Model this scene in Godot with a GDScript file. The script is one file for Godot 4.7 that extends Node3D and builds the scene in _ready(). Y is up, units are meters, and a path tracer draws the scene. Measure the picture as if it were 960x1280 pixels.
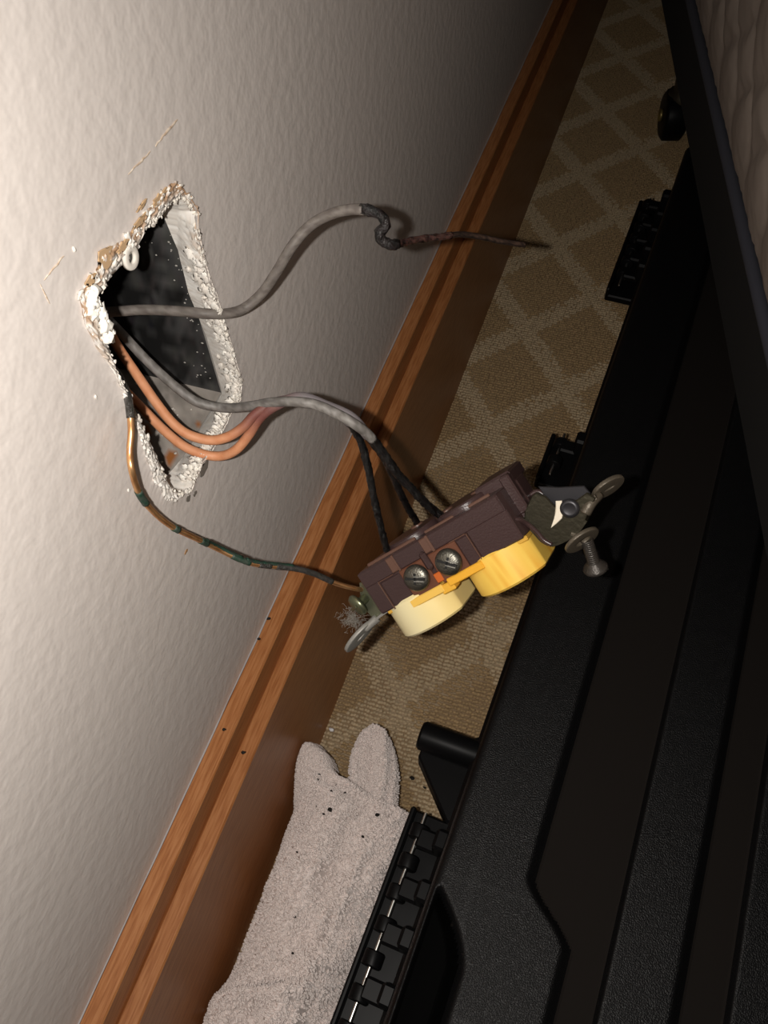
extends Node3D
# A burnt wall receptacle hanging by its wires from an open outlet box, seen by phone flash.

var rng := RandomNumberGenerator.new()
var fine := FastNoiseLite.new()
var used := {}


# ---------------------------------------------------------------- mesh builder
class MB:
	var v := PackedVector3Array()
	var c := PackedColorArray()
	var t := PackedVector2Array()
	var i := PackedInt32Array()

	func vert(p: Vector3, col := Color.WHITE, uv := Vector2.ZERO) -> int:
		v.append(p)
		c.append(col)
		t.append(uv)
		return v.size() - 1

	func tri(a: int, b: int, d: int) -> void:
		i.append_array(PackedInt32Array([a, b, d]))

	func quad(a: int, b: int, d: int, e: int) -> void:
		tri(a, b, d)
		tri(a, d, e)

	# a flat polygon of its own vertices, turned so that it faces away from `from`
	func face(pts: Array, from: Vector3, col := Color.WHITE) -> void:
		var mid := Vector3.ZERO
		for p in pts:
			mid += p
		mid /= pts.size()
		var n: Vector3 = (pts[1] - pts[0]).cross(pts[2] - pts[0])
		var q: Array = pts.duplicate()
		if n.dot(mid - from) < 0.0:
			q.reverse()
		var ids := []
		for p in q:
			ids.append(vert(p, col))
		for k in range(1, ids.size() - 1):
			tri(ids[0], ids[k], ids[k + 1])

	func mesh() -> ArrayMesh:
		var n := PackedVector3Array()
		n.resize(v.size())
		for k in range(0, i.size(), 3):
			var a := i[k]
			var b := i[k + 1]
			var d := i[k + 2]
			var f := (v[b] - v[a]).cross(v[d] - v[a])
			n[a] += f
			n[b] += f
			n[d] += f
		for k in n.size():
			n[k] = n[k].normalized() if n[k].length() > 1e-20 else Vector3.UP
		var r := PackedInt32Array()
		r.resize(i.size())
		for k in range(0, i.size(), 3):
			r[k] = i[k]
			r[k + 1] = i[k + 2]
			r[k + 2] = i[k + 1]
		var arr := []
		arr.resize(Mesh.ARRAY_MAX)
		arr[Mesh.ARRAY_VERTEX] = v
		arr[Mesh.ARRAY_NORMAL] = n
		arr[Mesh.ARRAY_COLOR] = c
		arr[Mesh.ARRAY_TEX_UV] = t
		arr[Mesh.ARRAY_INDEX] = r
		var m := ArrayMesh.new()
		m.add_surface_from_arrays(Mesh.PRIMITIVE_TRIANGLES, arr)
		return m


func box(m: MB, at: Vector3, size: Vector3, bevel := 0.0004, col := Color.WHITE, xf := Transform3D()) -> void:
	var h := size * 0.5
	var b := minf(bevel, minf(h.x, minf(h.y, h.z)) * 0.8)
	var P := func(axis: int, s: Vector3) -> Vector3:
		var p := Vector3.ZERO
		for k in 3:
			p[k] = s[k] * (h[k] if k == axis else h[k] - b)
		return xf * (at + p)
	var mid := xf * at
	for a in 3:
		var o := (a + 1) % 3
		var e := (a + 2) % 3
		for s in [-1.0, 1.0]:
			var q := []
			for w in [[-1, -1], [1, -1], [1, 1], [-1, 1]]:
				var sg := Vector3.ZERO
				sg[a] = s
				sg[o] = w[0]
				sg[e] = w[1]
				q.append(P.call(a, sg))
			m.face(q, mid, col)
			# the bevel along axis e between faces a and o
			for r in [-1.0, 1.0]:
				var s1 := Vector3.ZERO
				s1[a] = s
				s1[o] = r
				s1[e] = -1
				var s2 := s1
				s2[e] = 1
				m.face([P.call(a, s1), P.call(a, s2), P.call(o, s2), P.call(o, s1)], mid, col)
	for x in [-1, 1]:
		for y in [-1, 1]:
			for z in [-1, 1]:
				var s := Vector3(x, y, z)
				m.face([P.call(0, s), P.call(1, s), P.call(2, s)], mid, col)


# a polygon in (x, z) pushed along y from y0 to y1, its edges bevelled; `xf` places it
func prism(m: MB, poly: PackedVector2Array, y0: float, y1: float, bevel := 0.0004, col := Color.WHITE, xf := Transform3D(), smooth := false) -> void:
	var p := poly.duplicate()
	if Geometry2D.is_polygon_clockwise(p):
		p.reverse()
	var n := p.size()
	var ins := PackedVector2Array()
	for k in n:
		var a := (p[k] - p[(k + n - 1) % n]).normalized()
		var b := (p[(k + 1) % n] - p[k]).normalized()
		var na := Vector2(-a.y, a.x)
		var nb := Vector2(-b.y, b.x)
		var d := (na + nb)
		d = d / maxf(d.dot(na), 0.3)
		ins.append(p[k] + d * bevel)
	var up := signf(y1 - y0) if y1 != y0 else 1.0
	var lo := minf(y0, y1)
	var hi := maxf(y0, y1)
	var rows := [[ins, lo], [p, lo + bevel], [p, hi - bevel], [ins, hi]]
	var mir := xf.basis.determinant() < 0.0
	for r in 3:
		var ra: PackedVector2Array = rows[r][0]
		var rb: PackedVector2Array = rows[r + 1][0]
		var ya: float = rows[r][1]
		var yb: float = rows[r + 1][1]
		if smooth:
			var ia := []
			for k in n:
				ia.append([m.vert(xf * Vector3(ra[k].x, ya, ra[k].y), col), m.vert(xf * Vector3(rb[k].x, yb, rb[k].y), col)])
			for k in n:
				var q: Array = ia[k]
				var w: Array = ia[(k + 1) % n]
				if mir:
					m.quad(q[0], w[0], w[1], q[1])
				else:
					m.quad(q[0], q[1], w[1], w[0])
		else:
			for k in n:
				var j := (k + 1) % n
				var q := [m.vert(xf * Vector3(ra[k].x, ya, ra[k].y), col), m.vert(xf * Vector3(rb[k].x, yb, rb[k].y), col), m.vert(xf * Vector3(rb[j].x, yb, rb[j].y), col), m.vert(xf * Vector3(ra[j].x, ya, ra[j].y), col)]
				if mir:
					q.reverse()
				m.quad(q[0], q[1], q[2], q[3])
	var tr := Geometry2D.triangulate_polygon(ins)
	for s in 2:
		var y: float = lo if s == 0 else hi
		var ids := []
		for k in n:
			ids.append(m.vert(xf * Vector3(ins[k].x, y, ins[k].y), col))
		for k in range(0, tr.size(), 3):
			var a: int = ids[tr[k]]
			var b: int = ids[tr[k + 1]]
			var d: int = ids[tr[k + 2]]
			var nn := (m.v[b] - m.v[a]).cross(m.v[d] - m.v[a])
			var want := (xf.basis * Vector3(0, 1, 0)) * (1.0 if s == 1 else -1.0)
			if nn.dot(want) < 0.0:
				m.tri(a, d, b)
			else:
				m.tri(a, b, d)


# profile: Vector2(radius, height along y)
func lathe(m: MB, prof: Array, segs: int, xf := Transform3D(), col := Color.WHITE, smooth := true) -> void:
	var ring := []
	for k in prof.size():
		var row := []
		for s in segs:
			var a := TAU * s / segs
			row.append(m.vert(xf * Vector3(prof[k].x * cos(a), prof[k].y, prof[k].x * sin(a)), col))
		ring.append(row)
	for k in prof.size() - 1:
		for s in segs:
			var e := (s + 1) % segs
			m.quad(ring[k][s], ring[k + 1][s], ring[k + 1][e], ring[k][e])


func spline(pts: Array, step: float) -> PackedVector3Array:
	var out := PackedVector3Array()
	var n := pts.size()
	for k in n - 1:
		var a: Vector3 = pts[maxi(k - 1, 0)]
		var b: Vector3 = pts[k]
		var d: Vector3 = pts[k + 1]
		var e: Vector3 = pts[mini(k + 2, n - 1)]
		var cnt := maxi(1, int(ceil(b.distance_to(d) / step)))
		for s in cnt:
			out.append(b.cubic_interpolate(d, a, e, float(s) / cnt))
	out.append(pts[n - 1])
	return out


# rad and col are called with (0..1 along the path, angle)
func tube(m: MB, path: PackedVector3Array, rad: Callable, col: Callable, sides := 10, caps := true) -> void:
	var n := path.size()
	var tan := (path[1] - path[0]).normalized()
	var up := tan.cross(Vector3(0.31, 0.9, 0.2)).normalized()
	var rows := []
	for k in n:
		var tn := (path[mini(k + 1, n - 1)] - path[maxi(k - 1, 0)]).normalized()
		up = (up - tn * up.dot(tn)).normalized()
		var side := tn.cross(up)
		var row := []
		for s in sides:
			var a := TAU * s / sides
			var f := float(k) / (n - 1)
			row.append(m.vert(path[k] + (up * cos(a) + side * sin(a)) * rad.call(f, a), col.call(f, a), Vector2(float(s) / sides, f)))
		rows.append(row)
	for k in n - 1:
		for s in sides:
			var e := (s + 1) % sides
			m.quad(rows[k][s], rows[k][e], rows[k + 1][e], rows[k + 1][s])
	if caps:
		var a0 := m.vert(path[0], col.call(0.0, 0.0))
		var a1 := m.vert(path[n - 1], col.call(1.0, 0.0))
		for s in sides:
			var e := (s + 1) % sides
			m.tri(a0, rows[0][e], rows[0][s])
			m.tri(a1, rows[n - 1][s], rows[n - 1][e])


# a lumpy little stone
func lump(m: MB, at: Vector3, r: Vector3, sd: int, col := Color.WHITE, rough := 0.35) -> void:
	var rows := []
	for k in 6:
		var th := PI * k / 5.0
		var row := []
		for s in 8:
			var ph := TAU * s / 8.0
			var d := Vector3(sin(th) * cos(ph), cos(th), sin(th) * sin(ph))
			var f := 1.0 + rough * fine.get_noise_3d(d.x * 130.0 + sd * 37.0, d.y * 130.0, d.z * 130.0) * 1.6
			row.append(m.vert(at + d * r * f, col))
		rows.append(row)
	for k in 5:
		for s in 8:
			var e := (s + 1) % 8
			m.quad(rows[k][s], rows[k][e], rows[k + 1][e], rows[k + 1][s])


# ---------------------------------------------------------------- naming
func numbered(called: String, under: Node) -> String:
	var key := str(under.get_instance_id()) + called
	var k: int = used.get(key, 0)
	used[key] = k + 1
	return called if k == 0 else "%s_%03d" % [called, k]


func put(called: String, m: Mesh, mt: Material, under: Node = self) -> MeshInstance3D:
	var o := MeshInstance3D.new()
	o.name = numbered(called, under)
	o.mesh = m
	o.material_override = mt
	under.add_child(o, true)
	return o


func tag(o: Node, label: String, category := "", group := "", kind := "") -> Node:
	if label:
		o.set_meta("label", label)
	if category:
		o.set_meta("category", category)
	if group:
		o.set_meta("group", group)
	if kind:
		o.set_meta("kind", kind)
	return o


func thing(called: String, label: String, category: String, at := Transform3D(), group := "") -> Node3D:
	var o := Node3D.new()
	o.name = numbered(called, self)
	o.transform = at
	add_child(o, true)
	tag(o, label, category, group)
	return o


func struct(called: String, m: Mesh, mt: Material, label: String) -> MeshInstance3D:
	var o := put(called, m, mt)
	tag(o, label, called.get_slice("_", 0), "", "structure")
	return o


# ---------------------------------------------------------------- materials
func mat(col: Color, rough: float, metal := 0.0, vcol := false) -> StandardMaterial3D:
	var m := StandardMaterial3D.new()
	m.albedo_color = col
	m.roughness = rough
	m.metallic = metal
	m.vertex_color_use_as_albedo = vcol
	return m


func noise_map(sd: int, freq: float, type: int, octaves: int, size: int, as_normal: bool, bump := 4.0, ramp: Gradient = null) -> NoiseTexture2D:
	var n := FastNoiseLite.new()
	n.seed = sd
	n.frequency = freq
	n.noise_type = type
	n.fractal_octaves = octaves
	if octaves == 1:
		n.fractal_type = FastNoiseLite.FRACTAL_NONE
	var t := NoiseTexture2D.new()
	t.width = size
	t.height = size
	t.seamless = true
	t.noise = n
	t.as_normal_map = as_normal
	t.bump_strength = bump
	t.color_ramp = ramp
	return t


func grad(stops: Array) -> Gradient:
	var g := Gradient.new()
	var o := PackedFloat32Array()
	var c := PackedColorArray()
	for s in stops:
		o.append(s[0])
		c.append(s[1])
	g.offsets = o
	g.colors = c
	return g


func bumpy(m: StandardMaterial3D, tex: Texture2D, scale: Vector3, amount: float, world := true) -> StandardMaterial3D:
	m.normal_enabled = true
	m.normal_texture = tex
	m.normal_scale = amount
	m.uv1_triplanar = true
	m.uv1_world_triplanar = world
	m.uv1_scale = scale
	return m


func lin(r: int, g: int, b: int) -> Color:
	return Color8(r, g, b).srgb_to_linear()


# ================================================================ the scene
const CAM := Vector3(0.1292, 0.5, 0.0)
const RIGHT := Vector3(0.94586, -0.042425, -0.321789)
const UP := Vector3(-0.242825, 0.565359, -0.788293)
const BACK := Vector3(0.21537, 0.823753, 0.524449)


func _ready() -> void:
	rng.seed = 7
	fine.seed = 3
	fine.frequency = 0.01
	# camera
	var cam := Camera3D.new()
	cam.name = "camera"
	cam.fov = 63.4618
	cam.near = 0.01
	cam.far = 20.0
	cam.transform = Transform3D(Basis(RIGHT, UP, BACK).orthonormalized(), CAM)
	add_child(cam)
	cam.current = true
	# surroundings: a closed, unlit room
	var env := Environment.new()
	env.background_mode = Environment.BG_COLOR
	env.background_color = Color(0, 0, 0)
	env.tonemap_mode = Environment.TONE_MAPPER_LINEAR
	env.tonemap_exposure = 1.0
	env.sdfgi_enabled = true
	env.ssao_enabled = true
	env.ssil_enabled = true
	var we := WorldEnvironment.new()
	we.name = "world"
	we.environment = env
	add_child(we)
	# the phone's flash, beside its lens
	var flash := AreaLight3D.new()
	flash.name = "phone_flash"
	flash.area_size = Vector2(0.004, 0.004)
	flash.area_normalize_energy = true
	flash.light_color = Color(1.0, 0.975, 0.945)
	flash.light_energy = 0.092
	flash.area_range = 6.0
	flash.area_attenuation = 2.0
	flash.shadow_enabled = true
	flash.transform = Transform3D(Basis(RIGHT, UP, BACK).orthonormalized(), CAM - RIGHT * 0.0165 + UP * 0.001 + BACK * 0.001)
	flash.rotate_object_local(Vector3.UP, 0.14)
	flash.rotate_object_local(Vector3.RIGHT, -0.16)
	add_child(flash)

	make_materials()
	build_wall()
	build_room()
	build_floor()
	build_baseboard()
	build_bed()
	build_case()
	build_box()
	build_wires()
	build_receptacle()
	build_cloth()
	build_crumbs()


var M := {}


func make_materials() -> void:
	var peel := noise_map(11, 0.03, FastNoiseLite.TYPE_SIMPLEX_SMOOTH, 3, 512, true, 6.0)
	M.wall = bumpy(mat(Color8(223, 215, 209), 0.6), peel, Vector3(8, 8, 8), 0.13)
	M.plaster = mat(Color.WHITE, 0.9, 0.0, true)
	M.room = mat(Color8(200, 195, 186), 0.8)
	var grain := grad([[0.0, Color8(146, 90, 50)], [0.4, Color8(166, 108, 64)], [0.62, Color8(174, 117, 72)], [1.0, Color8(184, 128, 84)]])
	M.wood = mat(Color.WHITE, 0.38)
	M.wood.metallic_specular = 0.4
	M.wood.albedo_texture = noise_map(5, 0.02, FastNoiseLite.TYPE_SIMPLEX, 4, 512, false, 1.0, grain)
	M.wood.uv1_triplanar = true
	M.wood.uv1_world_triplanar = true
	M.wood.uv1_scale = Vector3(60, 60, 4)
	M.black = bumpy(mat(Color8(13, 13, 14), 0.44), noise_map(21, 0.11, FastNoiseLite.TYPE_SIMPLEX, 2, 512, true, 5.0), Vector3(20, 20, 20), 0.4)
	M.black.metallic_specular = 0.36
	M.black_matte = mat(Color8(30, 27, 25), 0.8)
	M.black_matte.metallic_specular = 0.15
	M.black_gloss = mat(Color8(6, 6, 6), 0.7)
	M.black_gloss.metallic_specular = 0.1
	M.black_smooth = mat(Color8(15, 15, 16), 0.42)
	M.black_smooth.metallic_specular = 0.25
	M.pin = mat(Color8(220, 220, 215), 0.3, 1.0)
	M.base_cloth = mat(Color8(20, 18, 16), 0.95)
	M.mattress = mat(Color8(136, 124, 114), 0.9)
	M.piping = mat(Color8(52, 53, 62), 0.9)
	M.vc = mat(Color.WHITE, 0.55, 0.0, true)
	M.vc_rough = mat(Color.WHITE, 0.85, 0.0, true)
	M.char = bumpy(mat(Color.WHITE, 0.26, 0.0, true), noise_map(33, 0.08, FastNoiseLite.TYPE_SIMPLEX, 3, 256, true, 8.0), Vector3(90, 90, 90), 1.0)
	M.copper = mat(Color.WHITE, 0.33, 0.85, true)
	M.brown = bumpy(mat(Color8(64, 47, 46), 0.3), noise_map(41, 0.05, FastNoiseLite.TYPE_SIMPLEX, 3, 256, true, 3.0), Vector3(60, 60, 60), 0.25, false)
	M.brown_light = mat(Color8(98, 70, 58), 0.4)
	M.rust = mat(Color8(104, 62, 42), 0.6, 0.15)
	M.rust_bright = mat(Color8(196, 96, 30), 0.6)
	M.screw = bumpy(mat(Color8(108, 106, 98), 0.36, 0.9), noise_map(43, 0.05, FastNoiseLite.TYPE_SIMPLEX, 3, 256, true, 4.0), Vector3(80, 80, 80), 0.5, false)
	M.steel = bumpy(mat(Color8(112, 108, 94), 0.42, 0.85), noise_map(45, 0.03, FastNoiseLite.TYPE_SIMPLEX, 3, 256, true, 4.0), Vector3(60, 60, 60), 0.4, false)
	M.strap = bumpy(mat(Color8(66, 62, 50), 0.4, 0.75), noise_map(47, 0.03, FastNoiseLite.TYPE_SIMPLEX, 3, 256, true, 4.0), Vector3(40, 40, 40), 0.15, false)
	M.screw_grey = bumpy(mat(Color8(66, 62, 58), 0.42, 0.5), noise_map(51, 0.05, FastNoiseLite.TYPE_SIMPLEX, 3, 256, true, 4.0), Vector3(70, 70, 70), 0.5, false)
	M.strap_grey = mat(Color8(58, 57, 60), 0.4, 0.6)
	M.strap_pale = bumpy(mat(Color8(92, 84, 72), 0.42, 0.35), noise_map(49, 0.04, FastNoiseLite.TYPE_SIMPLEX, 3, 256, true, 4.0), Vector3(60, 60, 60), 0.4, false)
	M.steel_bright = mat(Color8(150, 148, 142), 0.4, 0.3)
	M.cream = mat(Color.WHITE, 0.38, 0.0, true)
	M.dark = mat(Color8(12, 11, 11), 0.8)
	M.soot = mat(Color.WHITE, 0.7, 0.0, true)
	M.terry = mat(Color8(238, 227, 222), 0.95)
	M.lint = mat(Color8(140, 134, 126), 0.95)
	M.crumb = mat(Color8(24, 20, 17), 0.8)


# ---------------------------------------------------------------- wall with the broken opening
func outline(flat: PackedFloat32Array, mid: Vector2, sub: int, jitter: float, calm: float) -> PackedVector2Array:
	var o := PackedVector2Array()
	var n := flat.size() / 2
	for k in n:
		var a := Vector2(flat[k * 2], flat[k * 2 + 1]) * 0.001
		var j := (k + 1) % n
		var b := Vector2(flat[j * 2], flat[j * 2 + 1]) * 0.001
		for s in sub:
			var p := a.lerp(b, float(s) / sub)
			var w := fine.get_noise_2d(p.x * 60000.0, p.y * 60000.0) + 0.6 * fine.get_noise_2d(p.x * 160000.0 + 90.0, p.y * 160000.0)
			var d := (p - mid).normalized()
			var deep := smoothstep(-0.2, 0.5, -d.x * 0.9 - d.y * 0.55)
			o.append(p + d * w * jitter * lerpf(1.0, calm, deep))
	return o


# where the ray from mid at angle a leaves the outline
func reach(poly: PackedVector2Array, mid: Vector2, a: float) -> float:
	var d := Vector2(cos(a), sin(a))
	var best := 0.0
	for k in poly.size():
		var hit = Geometry2D.segment_intersects_segment(mid, mid + d * 0.5, poly[k], poly[(k + 1) % poly.size()])
		if hit != null:
			best = maxf(best, mid.distance_to(hit))
	return best


const MIDZ := -0.157
const MIDY := 0.311


func build_wall() -> void:
	# outlines in millimetres, (z, y)
	var outer := PackedFloat32Array([-176.4, 361.5, -181.6, 354.2, -183.8, 346.1, -181.2, 343.1, -180.2, 332.5, -181, 317.3, -182.5, 295, -183.4, 275.8, -179.2, 269.7, -171.1, 270.8, -163.6, 269.7, -157.3, 269.3, -148.2, 271, -137.7, 268])
	outer.append_array(PackedFloat32Array([-128.4, 274.7, -124.9, 278.9, -123.8, 290.9, -125, 304.6, -126.3, 318.7, -126.8, 335.3, -124.4, 347.9, -124, 356.1, -125.6, 361.9, -127.4, 364, -133.3, 363.5, -140.2, 365.9, -148.9, 362.9, -161.3, 363.6, -173.4, 362.3]))
	var inner := PackedFloat32Array([-179.5, 355.3, -170.2, 355.1, -158.4, 357.1, -155.3, 354.5, -145.8, 355.8, -136.9, 356.5, -132.5, 353.7, -131.3, 343.9, -129.7, 333.7, -130.7, 320.1, -130.8, 310.2, -131.6, 294.4])
	inner.append_array(PackedFloat32Array([-131.1, 281.4, -133, 268, -139.5, 265, -153.7, 261.4, -174.3, 260.1, -187.1, 260.8, -187.5, 264.9, -187.7, 290.9, -185.2, 312.3, -186.3, 329.6, -183.5, 347.4]))
	var mid := Vector2(MIDZ, MIDY)
	var po := outline(outer, mid, 4, 0.0012, 0.7)
	var pi := outline(inner, mid, 4, 0.0009, 0.12)
	var N := 480
	var ro := []
	var ri := []
	for k in N:
		var a := TAU * k / N
		ro.append(reach(po, mid, a))
		ri.append(reach(pi, mid, a))
	# front face: rings from the opening out to a square, then four panels
	var m := MB.new()
	var S := 0.075
	var rows := []
	for r in 7:
		var row := []
		for k in N:
			var a := TAU * k / N
			var d := Vector2(cos(a), sin(a))
			var sq := S / maxf(absf(d.x), absf(d.y))
			var f := pow(r / 6.0, 1.6)
			var q: Vector2 = mid + d * lerpf(ro[k], sq, f)
			var lift := 0.0
			if r == 0:
				lift = 0.0005 + 0.0006 * fine.get_noise_2d(q.x * 40000.0, q.y * 40000.0)
			row.append(m.vert(Vector3(lift, q.y, q.x)))
		rows.append(row)
	for r in 6:
		for k in N:
			var e := (k + 1) % N
			m.quad(rows[r][k], rows[r + 1][k], rows[r + 1][e], rows[r][e])
	var z0 := -3.0
	var z1 := 1.2
	var y1 := 2.4
	for q in [[z0, MIDZ - S, 0.0, y1], [MIDZ + S, z1, 0.0, y1], [MIDZ - S, MIDZ + S, 0.0, MIDY - S], [MIDZ - S, MIDZ + S, MIDY + S, y1]]:
		m.face([Vector3(0, q[2], q[0]), Vector3(0, q[2], q[1]), Vector3(0, q[3], q[1]), Vector3(0, q[3], q[0])], Vector3(-1, 1, 0))
	# the cut, the pocket behind it, and the back of the wall
	var ring0: Array = rows[0]
	var pocket := [[], [], [], []]
	for k in N:
		var a := TAU * k / N
		var d := Vector2(cos(a), sin(a))
		var big := 1.0 / maxf(absf(d.x) / 0.046, absf(d.y) / 0.066)
		var q0: Vector2 = mid + d * ro[k]
		var q1: Vector2 = mid + d * big
		pocket[0].append(m.vert(Vector3(0.0003, q0.y, q0.x)))
		var qe: Vector2 = mid + d * (maxf(ro[k], ri[k]) + 0.003)
		pocket[1].append(m.vert(Vector3(-0.002, qe.y, qe.x)))
		pocket[2].append(m.vert(Vector3(-0.0135, q1.y, q1.x)))
		pocket[3].append(m.vert(Vector3(-0.075, q1.y, q1.x)))
	var c0 := m.vert(Vector3(-0.075, MIDY, MIDZ))
	for k in N:
		var e := (k + 1) % N
		for r in 3:
			m.quad(pocket[r + 1][k], pocket[r][k], pocket[r][e], pocket[r + 1][e])
		m.tri(c0, pocket[3][k], pocket[3][e])
	var bx := [Vector3(-0.14, 0, z0), Vector3(-0.14, 0, z1), Vector3(-0.14, y1, z1), Vector3(-0.14, y1, z0), Vector3(0, 0, z0), Vector3(0, 0, z1), Vector3(0, y1, z1), Vector3(0, y1, z0)]
	var cen := Vector3(-0.07, 1, -1)
	for f in [[0, 1, 2, 3], [0, 1, 5, 4], [3, 2, 6, 7], [0, 3, 7, 4], [1, 2, 6, 5]]:
		m.face([bx[f[0]], bx[f[1]], bx[f[2]], bx[f[3]]], cen)
	var wall := struct("wall_left", m.mesh(), M.wall, "off-white wall with fine orange-peel paint texture and a ragged opening around the outlet box")

	# the crumbled plaster round the opening
	var g := MB.new()
	var rws := []
	var steps := 14
	for r in steps + 2:
		var row := []
		for k in N:
			var a := TAU * k / N
			var d := Vector2(cos(a), sin(a))
			var f := minf(float(r) / steps, 1.0)
			var q: Vector2 = mid + d * lerpf(ro[k] + 0.0012, ri[k], f)
			# the near and upper edges break off shallow, the far and lower ones show the cut through the board
			var deep := smoothstep(-0.2, 0.5, -d.x * 0.9 - d.y * 0.55)
			var xin := lerpf(-0.003, -0.0125, deep)
			var x := lerpf(0.0006, xin, pow(f, lerpf(1.3, 0.75, deep)))
			var amp := 0.0015 * (1.0 - 0.92 * deep * smoothstep(0.15, 0.5, f))
			var nz := fine.get_noise_3d(q.x * 55000.0, q.y * 55000.0, 0.0) + 0.8 * fine.get_noise_3d(q.x * 130000.0, q.y * 130000.0, 50.0) + 0.5 * fine.get_noise_3d(q.x * 260000.0, q.y * 260000.0, 90.0)
			if r > 0 and r <= steps:
				x += nz * amp + 0.0008 * sin(PI * f) * (1.0 - deep)
				q += d * nz * amp * 0.6
			if r == steps + 1:
				x = -0.0125
			var tone := clampf(0.5 + nz, 0.0, 1.0)
			var col := lin(228, 220, 210).lerp(lin(252, 249, 243), tone)
			# torn tan paper along the upper edge, grubby paper on the lower one
			var top := smoothstep(0.55, 0.9, d.y) * smoothstep(0.75, 0.2, f)
			if fine.get_noise_2d(q.x * 22000.0 + 500.0, q.y * 22000.0) + 0.25 > 0.12:
				col = col.lerp(lin(168, 128, 88), top * 0.9)
			var low := smoothstep(0.8, 0.98, -d.y) * 0.35
			col = col.lerp(lin(150, 142, 136), low * tone)
			row.append(g.vert(Vector3(x, q.y, q.x), col))
		rws.append(row)
	for r in steps + 1:
		for k in N:
			var e := (k + 1) % N
			g.quad(rws[r + 1][k], rws[r][k], rws[r][e], rws[r + 1][e])
	tag(put("broken_plaster_edge", g.mesh(), M.plaster, wall), "crumbled white plaster rim with torn tan paper")
	# bigger crumbs sitting along the broken edge
	var cr := MB.new()
	for k in 520:
		var a := rng.randf() * TAU
		var kk := int(a / TAU * N) % N
		var f := rng.randf_range(-0.1, 0.75)
		var d := Vector2(cos(a), sin(a))
		var deep := smoothstep(-0.2, 0.5, -d.x * 0.9 - d.y * 0.55)
		f *= 1.0 - 0.7 * deep
		if deep < 0.3 and d.x > 0.6 and rng.randf() < 0.6:
			continue
		var q: Vector2 = mid + d * lerpf(ro[kk] + 0.0006, ri[kk], f)
		var s := rng.randf_range(0.0003, 0.00085)
		lump(cr, Vector3(0.0004 - 0.0015 * f - deep * f * 0.006, q.y, q.x), Vector3(s * 0.7, s * rng.randf_range(0.7, 1.4), s * rng.randf_range(0.7, 1.4)), k, lin(226, 219, 208).lerp(lin(246, 241, 232), rng.randf()), 1.0)
	# the far edge is crumbly along its front half
	for k in 240:
		var a := rng.randf_range(PI * 0.78, PI * 1.62)
		var kk := int(a / TAU * N) % N
		var f := absf(rng.randfn(0.0, 0.2))
		if f > 0.6:
			continue
		var d := Vector2(cos(a), sin(a))
		var q: Vector2 = mid + d * lerpf(ro[kk] + 0.0009, ri[kk], f)
		var s := rng.randf_range(0.0006, 0.0017)
		lump(cr, Vector3(-0.0002 - 0.0128 * pow(f, 0.75), q.y, q.x), Vector3(s * 0.9, s * rng.randf_range(0.7, 1.4), s * 0.45), k + 900, lin(230, 222, 212).lerp(lin(250, 246, 238), rng.randf()), 0.9)
	# the heavy white lump on the near upper corner
	for k in 34:
		var yy := rng.randf_range(0.347, 0.3625)
		var s := rng.randf_range(0.0008, 0.0017)
		lump(cr, Vector3(0.0006 + rng.randf() * 0.0008, yy, -0.1285 + rng.randf_range(-0.0024, 0.0016)), Vector3(s * 0.8, s, s), k + 400, lin(252, 249, 240), 0.9)
	tag(put("plaster_crumbs", cr.mesh(), M.plaster, wall), "white plaster crumbs along the broken edge", "", "", "stuff")
	# torn paper flaps on the upper edge
	for f in [[-0.139, 0.3652, 0.0062, 0.0026], [-0.147, 0.3634, 0.005, 0.0011], [-0.156, 0.3642, 0.006, 0.0009], [-0.168, 0.3636, 0.007, 0.0012], [-0.131, 0.3648, 0.004, 0.0012], [-0.1595, 0.367, 0.004, 0.0006]]:
		var pm := MB.new()
		var poly := PackedVector2Array()
		for s in 20:
			var a := TAU * s / 20.0
			var w := 1.0 + 0.9 * fine.get_noise_2d(s * 300.0, f[0] * 90000.0)
			poly.append(Vector2(cos(a) * f[3] * w, sin(a) * f[2] * 0.55 * w))
		prism(pm, poly, 0.0, 0.0005, 0.0001, Color.WHITE, Transform3D(Basis(Vector3(0, 1, 0), Vector3(1, 0, 0), Vector3(0, 0, 1)), Vector3(0.0004, f[1], f[0])))
		put("torn_paper", pm.mesh(), mat(Color8(196, 164, 126), 0.9), wall)
	# scratches left by the old cover plate, smudges, small marks
	var sc := MB.new()
	for s in [[Vector3(0, 0.3765, -0.1589), Vector3(0, 0.3756, -0.1707), 0.00045], [Vector3(0, 0.3756, -0.1735), Vector3(0, 0.3758, -0.1865), 0.00055], [Vector3(0, 0.3754, -0.1179), Vector3(0, 0.3755, -0.1268), 0.0004], [Vector3(0, 0.3755, -0.1163), Vector3(0, 0.3696, -0.1163), 0.0003]]:
		var pth := PackedVector3Array()
		for k in 13:
			var f := k / 12.0
			var p: Vector3 = s[0].lerp(s[1], f)
			pth.append(p + Vector3(0.0, 0.0005 * fine.get_noise_1d(k * 170.0 + p.z * 90000.0), 0))
		var wd: float = s[2]
		tube(sc, pth, func(f, a): return wd * (0.35 + 0.65 * sin(PI * clampf(f, 0.03, 0.97))) * (0.8 + 0.6 * fine.get_noise_1d(f * 3000.0)), func(f, a): return lin(178, 150, 122).lerp(lin(222, 210, 194), 0.5 + fine.get_noise_1d(f * 4000.0)), 6)
	tag(put("scratch", sc.mesh(), M.vc_rough, wall), "tan scratches left by the old cover plate", "", "", "stuff")
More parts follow.
